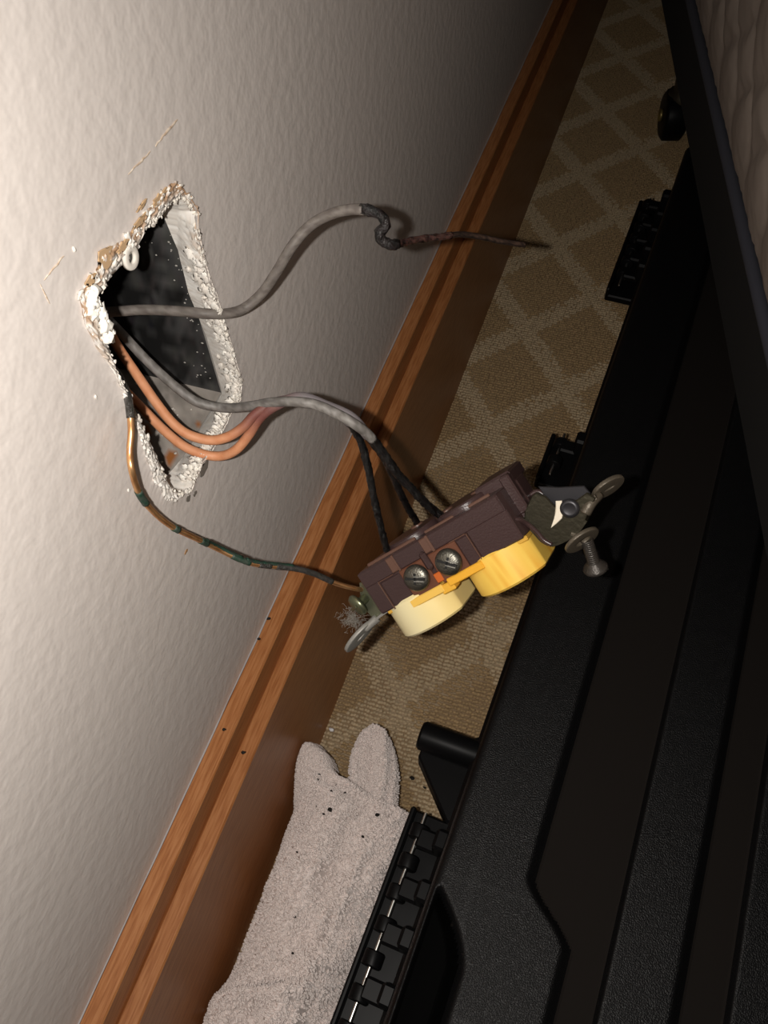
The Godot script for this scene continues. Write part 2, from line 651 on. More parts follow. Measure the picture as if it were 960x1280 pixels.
	for s in [[Vector3(0, 0.2665, -0.148), 0.0035, 0.0022], [Vector3(0, 0.2655, -0.1345), 0.0016, 0.0012], [Vector3(0, 0.263, -0.1385), 0.0012, 0.0009], [Vector3(0, 0.2475, -0.1229), 0.0013, 0.0007]]:
		var sm := MB.new()
		var poly := PackedVector2Array()
		for k in 14:
			var a := TAU * k / 14.0
			var w := 1.0 + 0.8 * fine.get_noise_2d(k * 260.0, s[0].y * 99000.0)
			poly.append(Vector2(cos(a) * s[2] * w, sin(a) * s[1] * w))
		prism(sm, poly, 0.0, 0.0002, 0.00005, Color.WHITE, Transform3D(Basis(Vector3(0, 1, 0), Vector3(1, 0, 0), Vector3(0, 0, 1)), s[0]))
		put("smudge", sm.mesh(), mat(Color8(120, 114, 106) if s[0].y > 0.25 else Color8(170, 132, 92), 0.9), wall)
	# small pale chips stuck to the paint
	for s in [[0.3745, -0.1305], [0.337, -0.1165], [0.359, -0.148], [0.30, -0.112]]:
		var ch := MB.new()
		lump(ch, Vector3(0.0002, s[0], s[1]), Vector3(0.0003, 0.0008, 0.0005), int(s[0] * 1000), lin(240, 236, 228))
		put("paint_chip", ch.mesh(), M.plaster, wall)


func slab(called: String, a: Vector3, b: Vector3, mt: Material, label: String) -> void:
	var m := MB.new()
	box(m, (a + b) * 0.5, b - a, 0.001)
	struct(called, m.mesh(), mt, label)


func build_room() -> void:
	slab("wall_right", Vector3(3.2, 0, -3), Vector3(3.34, 2.4, 1.2), M.room, "plain wall on the far side of the dark room")
	slab("wall_front", Vector3(-0.14, 0, -3.14), Vector3(3.34, 2.4, -3), M.room, "plain end wall of the dark room beyond the bed")
	slab("wall_back", Vector3(-0.14, 0, 1.2), Vector3(3.34, 2.4, 1.34), M.room, "plain end wall of the dark room behind the viewer")
	slab("ceiling", Vector3(-0.14, 2.4, -3.14), Vector3(3.34, 2.54, 1.34), M.room, "plain ceiling of the dark room")


# ---------------------------------------------------------------- carpet
const LI := 0.11655
const LJ := 0.09545
const ROWS := 22.0


func carpet_band(x: float, z: float) -> float:
	# lattice axes: i towards the viewer, j away from the wall
	var px := x - (0.1292 - 0.0729)
	var pz := z + 0.8842
	var i := (pz - px * 0.0099) / LI
	var j := (px + pz * 0.0099) / LJ
	var row := floorf(i * ROWS)
	var gap := i * ROWS - row > 0.7
	i = row / ROWS
	var a := fposmod(i + j, 1.0)
	var b := fposmod(i - j, 1.0)
	var da := minf(a, 1.0 - a)
	var db := minf(b, 1.0 - b)
	return 1.0 if minf(da, db) < (0.075 if gap else 0.115) else 0.0


func build_floor() -> void:
	var W := 380
	var H := 700
	var im := Image.create(W, H, false, Image.FORMAT_RGB8)
	# the printed weave: 0.48 m by 0.88 m, out to where the single tufts cannot be seen
	for y in H:
		for x in W:
			var b := carpet_band((x + 0.5) / W * 0.48, (y + 0.5) / H * 1.4 - 2.2)
			im.set_pixel(x, y, Color8(154, 131, 101) if b == 0.0 else Color8(172, 153, 126))
	var fm := mat(Color.WHITE, 0.95)
	fm.albedo_texture = ImageTexture.create_from_image(im)
	fm.texture_repeat = true
	var m := MB.new()
	var ids := []
	for q in [Vector2(-0.14, -3.14), Vector2(3.34, -3.14), Vector2(3.34, 1.34), Vector2(-0.14, 1.34)]:
		ids.append(m.vert(Vector3(q.x, 0, q.y), Color.WHITE, Vector2(q.x / 0.48, (q.y + 2.2) / 1.4)))
	m.quad(ids[0], ids[3], ids[2], ids[1])
	var lo := [Vector3(-0.14, -0.1, -3.14), Vector3(3.34, -0.1, -3.14), Vector3(3.34, -0.1, 1.34), Vector3(-0.14, -0.1, 1.34)]
	var hi := [Vector3(-0.14, 0, -3.14), Vector3(3.34, 0, -3.14), Vector3(3.34, 0, 1.34), Vector3(-0.14, 0, 1.34)]
	m.face(lo, Vector3(1, 0, -1))
	for k in 4:
		m.face([lo[k], lo[(k + 1) % 4], hi[(k + 1) % 4], hi[k]], Vector3(1, -0.05, -1))
	var fl := struct("floor", m.mesh(), fm, "tan carpet woven with a paler diamond lattice")
	# loop pile
	var t := MB.new()
	lump(t, Vector3(0, 0.0004, 0), Vector3(0.0013, 0.0011, 0.0012), 5, Color.WHITE, 0.15)
	var spots := []
	var rp := LI / ROWS * 0.5
	var z := -1.35
	while z < 0.06:
		var x := 0.0155
		var xe := 0.15 if z > -0.75 else 0.2
		while x < xe:
			spots.append(Vector2(x + rng.randf_range(-0.0005, 0.0005), z + rng.randf_range(-0.0004, 0.0004)))
			x += 0.0019
		z += rp
	var mm := MultiMesh.new()
	mm.transform_format = MultiMesh.TRANSFORM_3D
	mm.use_colors = true
	mm.mesh = t.mesh()
	mm.instance_count = spots.size()
	for k in spots.size():
		var s: Vector2 = spots[k]
		var b := carpet_band(s.x, s.y)
		var col := lin(176, 149, 110) if b < 0.5 else lin(198, 177, 144)
		var f := rng.randf_range(0.88, 1.1)
		mm.set_instance_transform(k, Transform3D(Basis(Vector3.UP, rng.randf_range(-0.5, 0.5)).scaled(Vector3.ONE * rng.randf_range(0.85, 1.15)), Vector3(s.x, 0.0, s.y)))
		mm.set_instance_color(k, Color(col.r * f, col.g * f, col.b * f))
	var pile := MultiMeshInstance3D.new()
	pile.name = "carpet_pile"
	pile.multimesh = mm
	pile.material_override = M.vc_rough
	fl.add_child(pile, true)
	pile.set_meta("kind", "stuff")


# ---------------------------------------------------------------- baseboard
func build_baseboard() -> void:
	var root := Node3D.new()
	root.name = "baseboard_left"
	add_child(root)
	tag(root, "stained wooden baseboard of two stepped boards running along the wall", "baseboard", "", "structure")
	var zc := -0.9
	var m := MB.new()
	box(m, Vector3(0.00435, 0.0695, zc), Vector3(0.0087, 0.1391, 4.18), 0.0006)
	put("back_board", m.mesh(), M.wood, root)
	var f := MB.new()
	box(f, Vector3(0.01285, 0.0615, zc), Vector3(0.0083, 0.123, 4.18), 0.0007)
	put("front_board", f.mesh(), M.wood, root)
	# bead of paint and caulk along the top
	var c := MB.new()
	var pth := PackedVector3Array()
	for k in 120:
		pth.append(Vector3(0.0001 + 0.0004 * fine.get_noise_1d(k * 210.0), 0.1393, 0.3 - k * 0.012))
	tube(c, pth, func(f2, a): return 0.00045, func(f2, a): return Color.WHITE, 6)
	tag(put("caulk_bead", c.mesh(), mat(Color8(176, 172, 172), 0.7), root), "grey paint and caulk line along the top")


# ---------------------------------------------------------------- bed
func build_bed() -> void:
	# side line of the mattress: through (0.1177, -0.6458) and (0.1964, -0.3107)
	var along := Vector3(-0.2288, 0, -0.9735)
	var out := Vector3(-0.9735, 0, 0.2288)     # towards the wall
	var o := Vector3(0.2694, 0.0, 0.0)
	var u0 := -0.75
	var u1 := 0.90
	var y0 := 0.22
	var y1 := 0.48
	var mt := thing("mattress", "pale quilted mattress overhanging the black bed base at right", "mattress", Transform3D(Basis(along, Vector3.UP, -out), o))
	# local axes: x along the bed, y up, z away from the wall
	var g := MB.new()
	var nu := 480
	var nv := 100
	var rows := []
	for a in nv + 1:
		var row := []
		for b in nu + 1:
			var u := lerpf(u0, u1, float(b) / nu)
			var y := lerpf(y0 + 0.012, y1 - 0.012, float(a) / nv)
			var w := 0.5 * sin(TAU * (y - y0) / 0.11)
			var p := u / 0.05
			var d1 := absf(fposmod(p + w, 1.0) - 0.5) * 2.0
			var d2 := absf(fposmod(p - w, 1.0) - 0.5) * 2.0
			var h := pow(1.0 - pow(maxf(d1, d2), 2.2), 0.8)
			var e := clampf(minf(y - y0 - 0.012, y1 - 0.012 - y) / 0.025, 0.0, 1.0)
			var bulge := 0.006 * sin(PI * float(a) / nv)
			row.append(g.vert(Vector3(u, y, -bulge - 0.0036 * h * sqrt(e) - 0.0008 * fine.get_noise_2d(u * 9000.0, y * 9000.0))))
		rows.append(row)
	for a in nv:
		for b in nu:
			g.quad(rows[a][b], rows[a + 1][b], rows[a + 1][b + 1], rows[a][b + 1])
	put("quilted_side", g.mesh(), M.mattress, mt)
	var bd := MB.new()
	box(bd, Vector3((u0 + u1) * 0.5, (y0 + y1) * 0.5, 0.68), Vector3(u1 - u0, y1 - y0 - 0.004, 1.36), 0.02)
	put("mattress_body", bd.mesh(), M.mattress, mt)
	for yy in [y0 + 0.006, y1 - 0.006]:
		var pp := MB.new()
		var pth := PackedVector3Array()
		for k in 60:
			pth.append(Vector3(lerpf(u0, u1, k / 59.0), yy, 0.0))
		tube(pp, pth, func(f, a): return 0.0034, func(f, a): return Color.WHITE, 10)
		tag(put("piping", pp.mesh(), M.piping, mt), "blue-grey edge piping")
	# base: its side stands 4 cm inside the mattress
	var bs := thing("bed_base", "black fabric-covered bed base beneath the quilted mattress", "bed base", Transform3D(Basis(along, Vector3.UP, -out), o))
	var inset := 0.0
	# distance of the base line from the mattress line
	inset = (Vector3(0.0897, 0, -0.8477) - o).dot(-out)
	var b1 := MB.new()
	box(b1, Vector3((u0 + u1) * 0.5, 0.1745, inset + 0.64), Vector3(u1 - u0, 0.089, 1.28), 0.006)
	put("base_frame", b1.mesh(), M.base_cloth, bs)
	for q in [Vector2(0.86, 0.044), Vector2(-0.68, 0.022), Vector2(0.91, 1.25), Vector2(-0.68, 1.25)]:
		var lg := MB.new()
		lathe(lg, [Vector2(0, 0.131), Vector2(0.012, 0.131), Vector2(0.012, 0.05), Vector2(0.016, 0.048), Vector2(0.016, 0.036), Vector2(0, 0.036)], 16, Transform3D(Basis(), Vector3(q.x, 0, inset + q.y)))
		var leg := put("leg", lg.mesh(), M.steel, bs)
		var wh := MB.new()
		lathe(wh, [Vector2(0, -0.011), Vector2(0.02, -0.011), Vector2(0.024, -0.008), Vector2(0.024, 0.008), Vector2(0.02, 0.011), Vector2(0, 0.011)], 24, Transform3D(Basis(Vector3.RIGHT, PI / 2), Vector3(q.x, 0.0245, inset + q.y - 0.006)))
		put("caster_wheel", wh.mesh(), M.black_smooth, leg)
		var ax := MB.new()
		lathe(ax, [Vector2(0, 0.0), Vector2(0.006, 0.0), Vector2(0.006, 0.003), Vector2(0, 0.004)], 12, Transform3D(Basis(Vector3.RIGHT, -PI / 2), Vector3(q.x, 0.0245, inset + q.y - 0.0172)))
		put("axle_cap", ax.mesh(), mat(Color8(190, 170, 110), 0.4, 0.8), leg)


# ---------------------------------------------------------------- black case
func chan(v: float, a: float, b: float, slope: float) -> float:
	return clampf(minf(v - a, b - v) / slope + 0.5, 0.0, 1.0)


func chan2(v: float, a: float, b: float) -> float:
	var l := smoothstep(a - 3.0, a + 3.0, v)
	var r := 1.0 - smoothstep(b - 0.8, b + 0.8, v)
	return minf(l, r)


func case_top(u: float, v: float) -> float:
	# u along the case in mm, v across it in mm; returns how far the lid sinks
	var l1 := 39.0
	if u < 86.0:
		l1 = lerpf(39.0, 60.0, smoothstep(86.0, 62.0, u))
	if u < -60.0:
		l1 = lerpf(60.0, 39.0, smoothstep(-60.0, -84.0, u))
	var d := 4.5 * chan2(v, l1, 76.5)
	d = maxf(d, 4.5 * chan2(v, 105.0, 123.5))
	d = maxf(d, 4.5 * chan(v, 152.0, 170.0, 5.0))
	d = maxf(d, 4.5 * chan(v, 199.0, 236.0, 5.0))
	# pocket beside the long hinge
	var edge := 21.0
	if u > 39.0:
		edge = lerpf(21.0, -4.0, pow(clampf((u - 39.0) / 33.0, 0.0, 1.0), 1.7))
	if u < -50.0:
		edge = lerpf(21.0, -4.0, pow(clampf((-50.0 - u) / 33.0, 0.0, 1.0), 1.7))
	var pk := clampf((edge - v) / 9.0 + 0.4, 0.0, 1.0)
	d = maxf(d, 14.0 * pk * pk * (3.0 - 2.0 * pk) * (1.0 if v > 3.5 else 0.0))
	return d


func build_case() -> void:
	var cs := thing("hard_case", "long black hard plastic case with grooved lid lying beside the bed", "case", Transform3D(Basis(Vector3.UP, -0.0582), Vector3(0.1067, 0, 0)))
	# local: x across (away from the wall), z = -u
	var smooth_panel := MB.new()
	var pit := MB.new()
	var umin := -330.0
	var umax := 642.0
	var vmax := 275.0
	var g := MB.new()
	var us := []
	var u := umin
	while u < umax:
		us.append(u)
		u += 1.0 if (u > -95 and u < 100) else 12.0
	us.append(umax)
	var vs := []
	var v := 0.0
	while v < vmax:
		vs.append(v)
		v += 1.0 if v < 128.0 else 4.0
	vs.append(vmax)
	var rows := []
	for a in us:
		var row := []
		for b in vs:
			var e := minf(minf(b, vmax - b), minf(a - umin, umax - a))
			var r := 5.0
			var drop := 0.0
			if e < r:
				drop = r - sqrt(r * r - (r - e) * (r - e))
			row.append(g.vert(Vector3(b, 120.0 - case_top(a, b) - drop, -a) * 0.001))
		rows.append(row)
	for k in us.size() - 1:
		for j in vs.size() - 1:
			var uu: float = (us[k] + us[k + 1]) * 0.5
			var vv: float = (vs[j] + vs[j + 1]) * 0.5
			var dp := case_top(uu, vv)
			var t: MB = g
			if dp > 4.3:
				t = smooth_panel if dp < 4.6 else pit
				var ids := []
				for w in [[k, j], [k, j + 1], [k + 1, j + 1], [k + 1, j]]:
					ids.append(t.vert(g.v[rows[w[0]][w[1]]]))
				t.quad(ids[0], ids[1], ids[2], ids[3])
			else:
				g.quad(rows[k][j], rows[k][j + 1], rows[k + 1][j + 1], rows[k + 1][j])
	# skirt of the lid
	var y2 := 0.07
	var c4 := [Vector3(0, 0.115, -umin * 0.001), Vector3(0, 0.115, -umax * 0.001), Vector3(vmax * 0.001, 0.115, -umax * 0.001), Vector3(vmax * 0.001, 0.115, -umin * 0.001)]
	var mid := Vector3(vmax * 0.0005, 0.09, -(umin + umax) * 0.0005)
	for k in 4:
		var p: Vector3 = c4[k]
		var q: Vector3 = c4[(k + 1) % 4]
		g.face([p, q, Vector3(q.x, y2, q.z), Vector3(p.x, y2, p.z)], mid)
	g.face([Vector3(c4[0].x, y2, c4[0].z), Vector3(c4[1].x, y2, c4[1].z), Vector3(c4[2].x, y2, c4[2].z), Vector3(c4[3].x, y2, c4[3].z)], mid)
	var lid := put("lid", g.mesh(), M.black, cs)
	tag(put("sunken_channel", smooth_panel.mesh(), M.black_matte, lid), "smooth sunken channels")
	tag(put("hinge_pocket", pit.mesh(), M.black_gloss, lid), "deep dark pockets beside the hinge")
	var b := MB.new()
	box(b, Vector3(vmax * 0.0005, 0.0345, -(umin + umax) * 0.0005), Vector3(vmax * 0.001, 0.069, (umax - umin) * 0.001), 0.006)
	put("case_bottom", b.mesh(), M.black, cs)
	var rim := MB.new()
	box(rim, Vector3(-0.0015, 0.071, -(umin + umax) * 0.0005), Vector3(0.005, 0.012, (umax - umin) * 0.001 - 0.02), 0.002)
	put("rim_flange", rim.mesh(), M.black, cs)
	# hinges along the wall side
	hinge(cs, -112.0, 107.0)
	hinge(cs, 330.0, 370.0)
	hinge(cs, 522.0, 640.0)
	# carrying lug: round bar with a gusset
	for uc in [0.142, -0.26]:
		var lg := MB.new()
		lathe(lg, [Vector2(0, -0.0335), Vector2(0.0068, -0.0335), Vector2(0.0078, -0.032), Vector2(0.0078, 0.002), Vector2(0, 0.002)], 28, Transform3D(Basis(Vector3(0, 1, 0), Vector3(1, 0, 0), Vector3(0, 0, -1)), Vector3(0, 0.07, -uc)), Color.WHITE)
		var lug := put("carrying_lug", lg.mesh(), M.black_smooth, cs)
		var gs := MB.new()
		prism(gs, PackedVector2Array([Vector2(-0.031, -uc + 0.001), Vector2(-0.031, -uc + 0.010), Vector2(-0.006, -uc + 0.036), Vector2(0.001, -uc + 0.036), Vector2(0.001, -uc)]), 0.052, 0.066, 0.001)
		prism(gs, PackedVector2Array([Vector2(-0.018, -uc), Vector2(0.001, -uc), Vector2(0.001, -uc - 0.014), Vector2(-0.002, -uc - 0.014)]), 0.058, 0.066, 0.001)
		put("gusset", gs.mesh(), M.black_smooth, lug)


func hinge(cs: Node3D, a: float, b: float) -> void:
	var leaf := MB.new()
	var mid := (a + b) * 0.5
	box(leaf, Vector3(-0.012, 0.058, -mid * 0.001), Vector3(0.025, 0.006, (b - a) * 0.001), 0.001)
	box(leaf, Vector3(-0.0235, 0.061, -mid * 0.001), Vector3(0.003, 0.012, (b - a) * 0.001), 0.001)
	var h := put("hinge", leaf.mesh(), M.black_smooth, cs)
	var bar := MB.new()
	lathe(bar, [Vector2(0, a * 0.001 + 0.002), Vector2(0.0009, a * 0.001 + 0.002), Vector2(0.0009, b * 0.001 - 0.002), Vector2(0, b * 0.001 - 0.002)], 12, Transform3D(Basis(Vector3(1, 0, 0), Vector3(0, 0, -1), Vector3(0, 1, 0)), Vector3(-0.0165, 0.0705, 0)))
	tag(put("hinge_pin", bar.mesh(), M.pin, h), "bright steel hinge pin")
	var k := 0
	var u := b - 12.0
	while u > a + 4.0:
		var kn := MB.new()
		var c := Vector3(-0.0165, 0.0705, -u * 0.001)
		lathe(kn, [Vector2(0, -0.0035), Vector2(0.0042, -0.0035), Vector2(0.0048, -0.0028), Vector2(0.0048, 0.0028), Vector2(0.0042, 0.0035), Vector2(0, 0.0035)], 20, Transform3D(Basis(Vector3(1, 0, 0), Vector3(0, 0, -1), Vector3(0, 1, 0)), c))
		if k % 3 != 1:
			# arm to the lid, a curved plate
			var s := 1.0 if k % 3 == 0 else -1.0
			box(kn, Vector3(-0.0095, 0.0735, -(u - s * 3.0) * 0.001), Vector3(0.0135, 0.0045, 0.010), 0.0012)
			box(kn, Vector3(-0.004, 0.080, -(u - s * 3.0) * 0.001), Vector3(0.007, 0.016, 0.010), 0.0015)
		put("knuckle", kn.mesh(), M.black_smooth, h)
		u -= 15.0
		k += 1


# ---------------------------------------------------------------- outlet box in the wall
func build_box() -> void:
	var bx := thing("outlet_box", "soot-blackened metal outlet box set in the broken wall opening", "outlet box")
	var z0 := -0.1885
	var z1 := -0.1295
	var y0 := 0.2595
	var y1 := 0.3585
	var xb := -0.066
	var xf := -0.0128
	var parts := [
		["back_panel", Vector3(xb, (y0 + y1) / 2, (z0 + z1) / 2), Vector3(0.0016, y1 - y0, z1 - z0)],
		["far_side_panel", Vector3((xb + xf) / 2, (y0 + y1) / 2, z0), Vector3(xf - xb, y1 - y0, 0.0014)],
		["near_side_panel", Vector3((xb + xf) / 2, (y0 + y1) / 2, z1), Vector3(xf - xb, y1 - y0, 0.0014)],
		["top_panel", Vector3((xb + xf) / 2, y1, (z0 + z1) / 2), Vector3(xf - xb, 0.0014, z1 - z0)],
		["bottom_panel", Vector3((xb + xf) / 2, y0, (z0 + z1) / 2), Vector3(xf - xb, 0.0014, z1 - z0)]]
	for p in parts:
		var m := MB.new()
		# a fine grid on each panel carries soot and rust
		var s: Vector3 = p[2]
		var n := 26
		var thin := 0
		for k in 3:
			if s[k] < s[thin]:
				thin = k
		var a1 := (thin + 1) % 3
		var a2 := (thin + 2) % 3
		for side in [-1.0, 1.0]:
			var rows := []
			for i in n + 1:
				var row := []
				for j in n + 1:
					var q := Vector3.ZERO
					q[thin] = side * 0.5 * s[thin]
					q[a1] = (float(i) / n - 0.5) * s[a1]
					q[a2] = (float(j) / n - 0.5) * s[a2]
					q += p[1]
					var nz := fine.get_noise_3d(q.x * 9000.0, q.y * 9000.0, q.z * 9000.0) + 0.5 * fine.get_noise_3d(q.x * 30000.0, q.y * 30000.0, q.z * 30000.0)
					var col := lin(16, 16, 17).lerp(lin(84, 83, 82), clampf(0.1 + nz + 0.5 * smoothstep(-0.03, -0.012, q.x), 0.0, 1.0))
					if p[0] == "bottom_panel":
						col = lin(120, 114, 108).lerp(lin(168, 160, 152), clampf(0.5 + nz, 0.0, 1.0))
						if fine.get_noise_2d(q.x * 14000.0 + 60.0, q.z * 14000.0) > 0.22 and q.z > -0.172:
							col = lin(150, 92, 44)
					row.append(m.vert(q, col))
				rows.append(row)
			for i in n:
				for j in n:
					if side > 0.0:
						m.quad(rows[i][j], rows[i + 1][j], rows[i + 1][j + 1], rows[i][j + 1])
					else:
						m.quad(rows[i][j], rows[i][j + 1], rows[i + 1][j + 1], rows[i + 1][j])
		# rolled front edge
		if p[0] != "back_panel":
			var c: Vector3 = p[1]
			box(m, Vector3(xf, c.y, c.z), Vector3(0.0012, s.y if s.y > 0.01 else 0.002, s.z if s.z > 0.01 else 0.002), 0.0003, lin(150, 146, 142) if p[0] != "top_panel" else lin(60, 56, 54))
		var o := put(p[0].trim_prefix("far_").trim_prefix("near_"), m.mesh(), M.soot, bx)
		if p[0] == "bottom_panel":
			tag(o, "grey bottom panel with rust")
	# mounting tab with its screw hole, painted over
	var tb := MB.new()
	var ring := PackedVector2Array()
	for k in 24:
		var a := TAU * k / 24.0
		ring.append(Vector2(cos(a), sin(a)))
	var tc := Vector3(0.0002, 0.3583, -0.1487)
	# washer: outer, inner rings front and back
	var rr := [[0.0030, 0.0007], [0.0033, 0.0002], [0.0033, -0.0006], [0.0014, -0.0006], [0.0014, 0.0002], [0.0017, 0.0007]]
	var ids := []
	for q in rr:
		var row := []
		for k in 24:
			row.append(tb.vert(tc + Vector3(q[1], ring[k].y * q[0] * 1.1, ring[k].x * q[0]), lin(226, 220, 210)))
		ids.append(row)
	for r in 6:
		for k in 24:
			var e := (k + 1) % 24
			tb.quad(ids[r][k], ids[r][e], ids[(r + 1) % 6][e], ids[(r + 1) % 6][k])
	box(tb, tc + Vector3(-0.0006, 0.0040, 0), Vector3(0.0008, 0.003, 0.0050), 0.0003, lin(206, 196, 180))
	var tab := put("mounting_tab", tb.mesh(), M.plaster, bx)
	tag(tab, "paint-covered mounting tab with its screw hole")
	var hl := MB.new()
	lathe(hl, [Vector2(0, -0.0007), Vector2(0.0014, -0.0007), Vector2(0.0014, -0.0003), Vector2(0, -0.0003)], 16, Transform3D(Basis(Vector3(0, 1, 0), Vector3(1, 0, 0), Vector3(0, 0, -1)), tc))
	put("screw_hole", hl.mesh(), mat(Color8(58, 56, 54), 0.6), tab)
	# plaster dust stuck to the soot
	var sp := MB.new()
	for k in 46:
		var y := rng.randf_range(0.265, 0.352)
		var x := -0.0135 - absf(rng.randfn(0.0, 0.006))
		if x < -0.06:
			continue
		var s := rng.randf_range(0.00012, 0.0004)
		lump(sp, Vector3(x, y, z0 + 0.0009), Vector3(s * 1.4, s, 0.0002), k, lin(170, 166, 160))
	for k in 24:
		var s := rng.randf_range(0.0003, 0.0008)
		lump(sp, Vector3(rng.randf_range(-0.05, -0.014), y0 + 0.0009, rng.randf_range(z0 + 0.004, z1 - 0.01)), Vector3(s, 0.0003, s), k + 90, lin(190, 184, 176))
	tag(put("plaster_dust", sp.mesh(), M.plaster, bx), "white plaster specks on the soot", "", "", "stuff")


# ---------------------------------------------------------------- wires
func V(flat: Array) -> Array:
	var o := []
	for p in flat:
		o.append(Vector3(p[0], p[1], p[2]))
	return o


func cut(path: PackedVector3Array, a: float, b: float) -> PackedVector3Array:
	var n := path.size() - 1
	return path.slice(int(a * n), int(b * n) + 1)


func mottled(a: Color, b: Color, k: float) -> Callable:
	return func(f, an): return a.lerp(b, clampf(0.5 + 1.3 * fine.get_noise_2d(f * 3000.0 * k, an * 60.0 + k * 77.0), 0.0, 1.0))


func lumpy(r: float, amt: float, k: float) -> Callable:
	return func(f, an): return r * (1.0 + amt * fine.get_noise_2d(f * 5200.0 * k, an * 90.0))


func build_wires() -> void:
	# the loose hot wire
	var p := spline(V([[-0.045, 0.3097, -0.1713], [-0.0389, 0.3096, -0.1715], [-0.0255, 0.3102, -0.1758], [-0.0132, 0.3102, -0.1786], [-0.004, 0.3101, -0.1801], [0.0014, 0.3072, -0.1852], [0.0046, 0.3056, -0.1908], [0.01, 0.3098, -0.1954], [0.0151, 0.3172, -0.1995], [0.0198, 0.3248, -0.2042], [0.0251, 0.3304, -0.2088], [0.032, 0.3343, -0.2115], [0.0389, 0.3368, -0.2121], [0.0453, 0.3383, -0.2112], [0.0491, 0.336, -0.2121], [0.0503, 0.3334, -0.2115], [0.0487, 0.3312, -0.2104], [0.0496, 0.3287, -0.2099], [0.0524, 0.3267, -0.2111], [0.0543, 0.3234, -0.2174], [0.0576, 0.32, -0.2247], [0.0625, 0.3163, -0.2324], [0.0675, 0.3124, -0.2406], [0.0732, 0.3073, -0.2477], [0.0802, 0.3015, -0.2547], [0.0871, 0.2957, -0.2625]]), 0.0012)
	var w := thing("loose_wire", "grey wire with a burnt kinked end, reaching free over the baseboard", "wire")
	wire_part(w, "insulation", cut(p, 0.0, 0.56), 0.0018, 0.03, lin(98, 91, 86), lin(126, 119, 113), M.vc, 1.0)
	tag(wire_part(w, "charred_insulation", cut(p, 0.55, 0.68), 0.0017, 0.35, lin(14, 12, 12), lin(46, 42, 42), M.char, 1.0), "black charred insulation at the kink")
	tag(wire_part(w, "burnt_core", cut(p, 0.67, 0.82), 0.0012, 0.5, lin(20, 15, 14), lin(90, 62, 56), M.char, 2.0), "crusted burnt core")
	tag(wire_part(w, "bare_tip", cut(p, 0.815, 1.0), 0.00105, 0.2, lin(70, 62, 60), lin(140, 116, 104), M.copper, 2.0), "bare dull copper tip")
	# the grey feed wire
	p = spline(V([[-0.045, 0.3057, -0.1742], [-0.0415, 0.3038, -0.1741], [-0.0346, 0.2995, -0.1716], [-0.0266, 0.2944, -0.1684], [-0.0187, 0.2897, -0.1658], [-0.0109, 0.2855, -0.1638], [-0.0051, 0.2827, -0.1634], [0.003, 0.2808, -0.1653], [0.0137, 0.2858, -0.1646], [0.0236, 0.291, -0.1646], [0.0334, 0.2954, -0.1637], [0.0403, 0.2953, -0.1644], [0.0476, 0.2941, -0.1637], [0.0535, 0.293, -0.1625], [0.0577, 0.2853, -0.1651], [0.062, 0.276, -0.1663], [0.0665, 0.2658, -0.1667], [0.0719, 0.2555, -0.1681], [0.0774, 0.2449, -0.17], [0.0832, 0.2344, -0.1732]]), 0.0012)
	w = thing("feed_wire", "grey wire leaving the box above the two orange ones and ending charred in the receptacle", "wire")
	wire_part(w, "insulation", cut(p, 0.0, 0.7), 0.0017, 0.03, lin(100, 96, 92), lin(136, 132, 128), M.vc, 1.3)
	tag(wire_part(w, "charred_insulation", cut(p, 0.695, 1.0), 0.0016, 0.4, lin(8, 8, 8), lin(30, 29, 29), M.char, 1.7), "black charred end with a copper glint")
	# the two faded orange wires
	p = spline(V([[-0.045, 0.3068, -0.1738], [-0.0417, 0.3046, -0.1722], [-0.0342, 0.2987, -0.1665], [-0.0257, 0.2927, -0.1611], [-0.0175, 0.287, -0.156], [-0.0107, 0.2827, -0.1525], [-0.0045, 0.2799, -0.1511], [0.003, 0.2782, -0.1521], [0.0095, 0.2799, -0.1542], [0.0146, 0.283, -0.1579], [0.0181, 0.2865, -0.1618], [0.0242, 0.2896, -0.1661], [0.0324, 0.291, -0.1683], [0.0411, 0.2908, -0.1685], [0.0482, 0.29, -0.1669], [0.0506, 0.2832, -0.1685], [0.0527, 0.2757, -0.1693], [0.0544, 0.2671, -0.1687], [0.0564, 0.2571, -0.1666], [0.0586, 0.2464, -0.1639], [0.0612, 0.2351, -0.1613], [0.064, 0.2236, -0.159]]), 0.0012)
	orange_wire(p, "orange faded wire passing highest of the pair, charred down to the receptacle's left end", 0.42, 0.66)
	p = spline(V([[-0.04, 0.2857, -0.1639], [-0.0329, 0.282, -0.1606], [-0.0258, 0.2785, -0.1576], [-0.0171, 0.2743, -0.1541], [-0.0088, 0.2709, -0.1518], [-0.0012, 0.2691, -0.1517], [0.005, 0.2687, -0.1532], [0.011, 0.2729, -0.1545], [0.0154, 0.2785, -0.1575], [0.0193, 0.2848, -0.1618], [0.0249, 0.2897, -0.1646], [0.0325, 0.2923, -0.1686], [0.0427, 0.2914, -0.1681], [0.0518, 0.2901, -0.1667], [0.0569, 0.2794, -0.1681], [0.0611, 0.2684, -0.1697], [0.0631, 0.2574, -0.1715], [0.0654, 0.2451, -0.1728], [0.0677, 0.2326, -0.1748], [0.0711, 0.2189, -0.1771]]), 0.0012)
	orange_wire(p, "orange faded wire sagging lowest of the pair, ending in the middle of the receptacle's back", 0.4, 0.67)
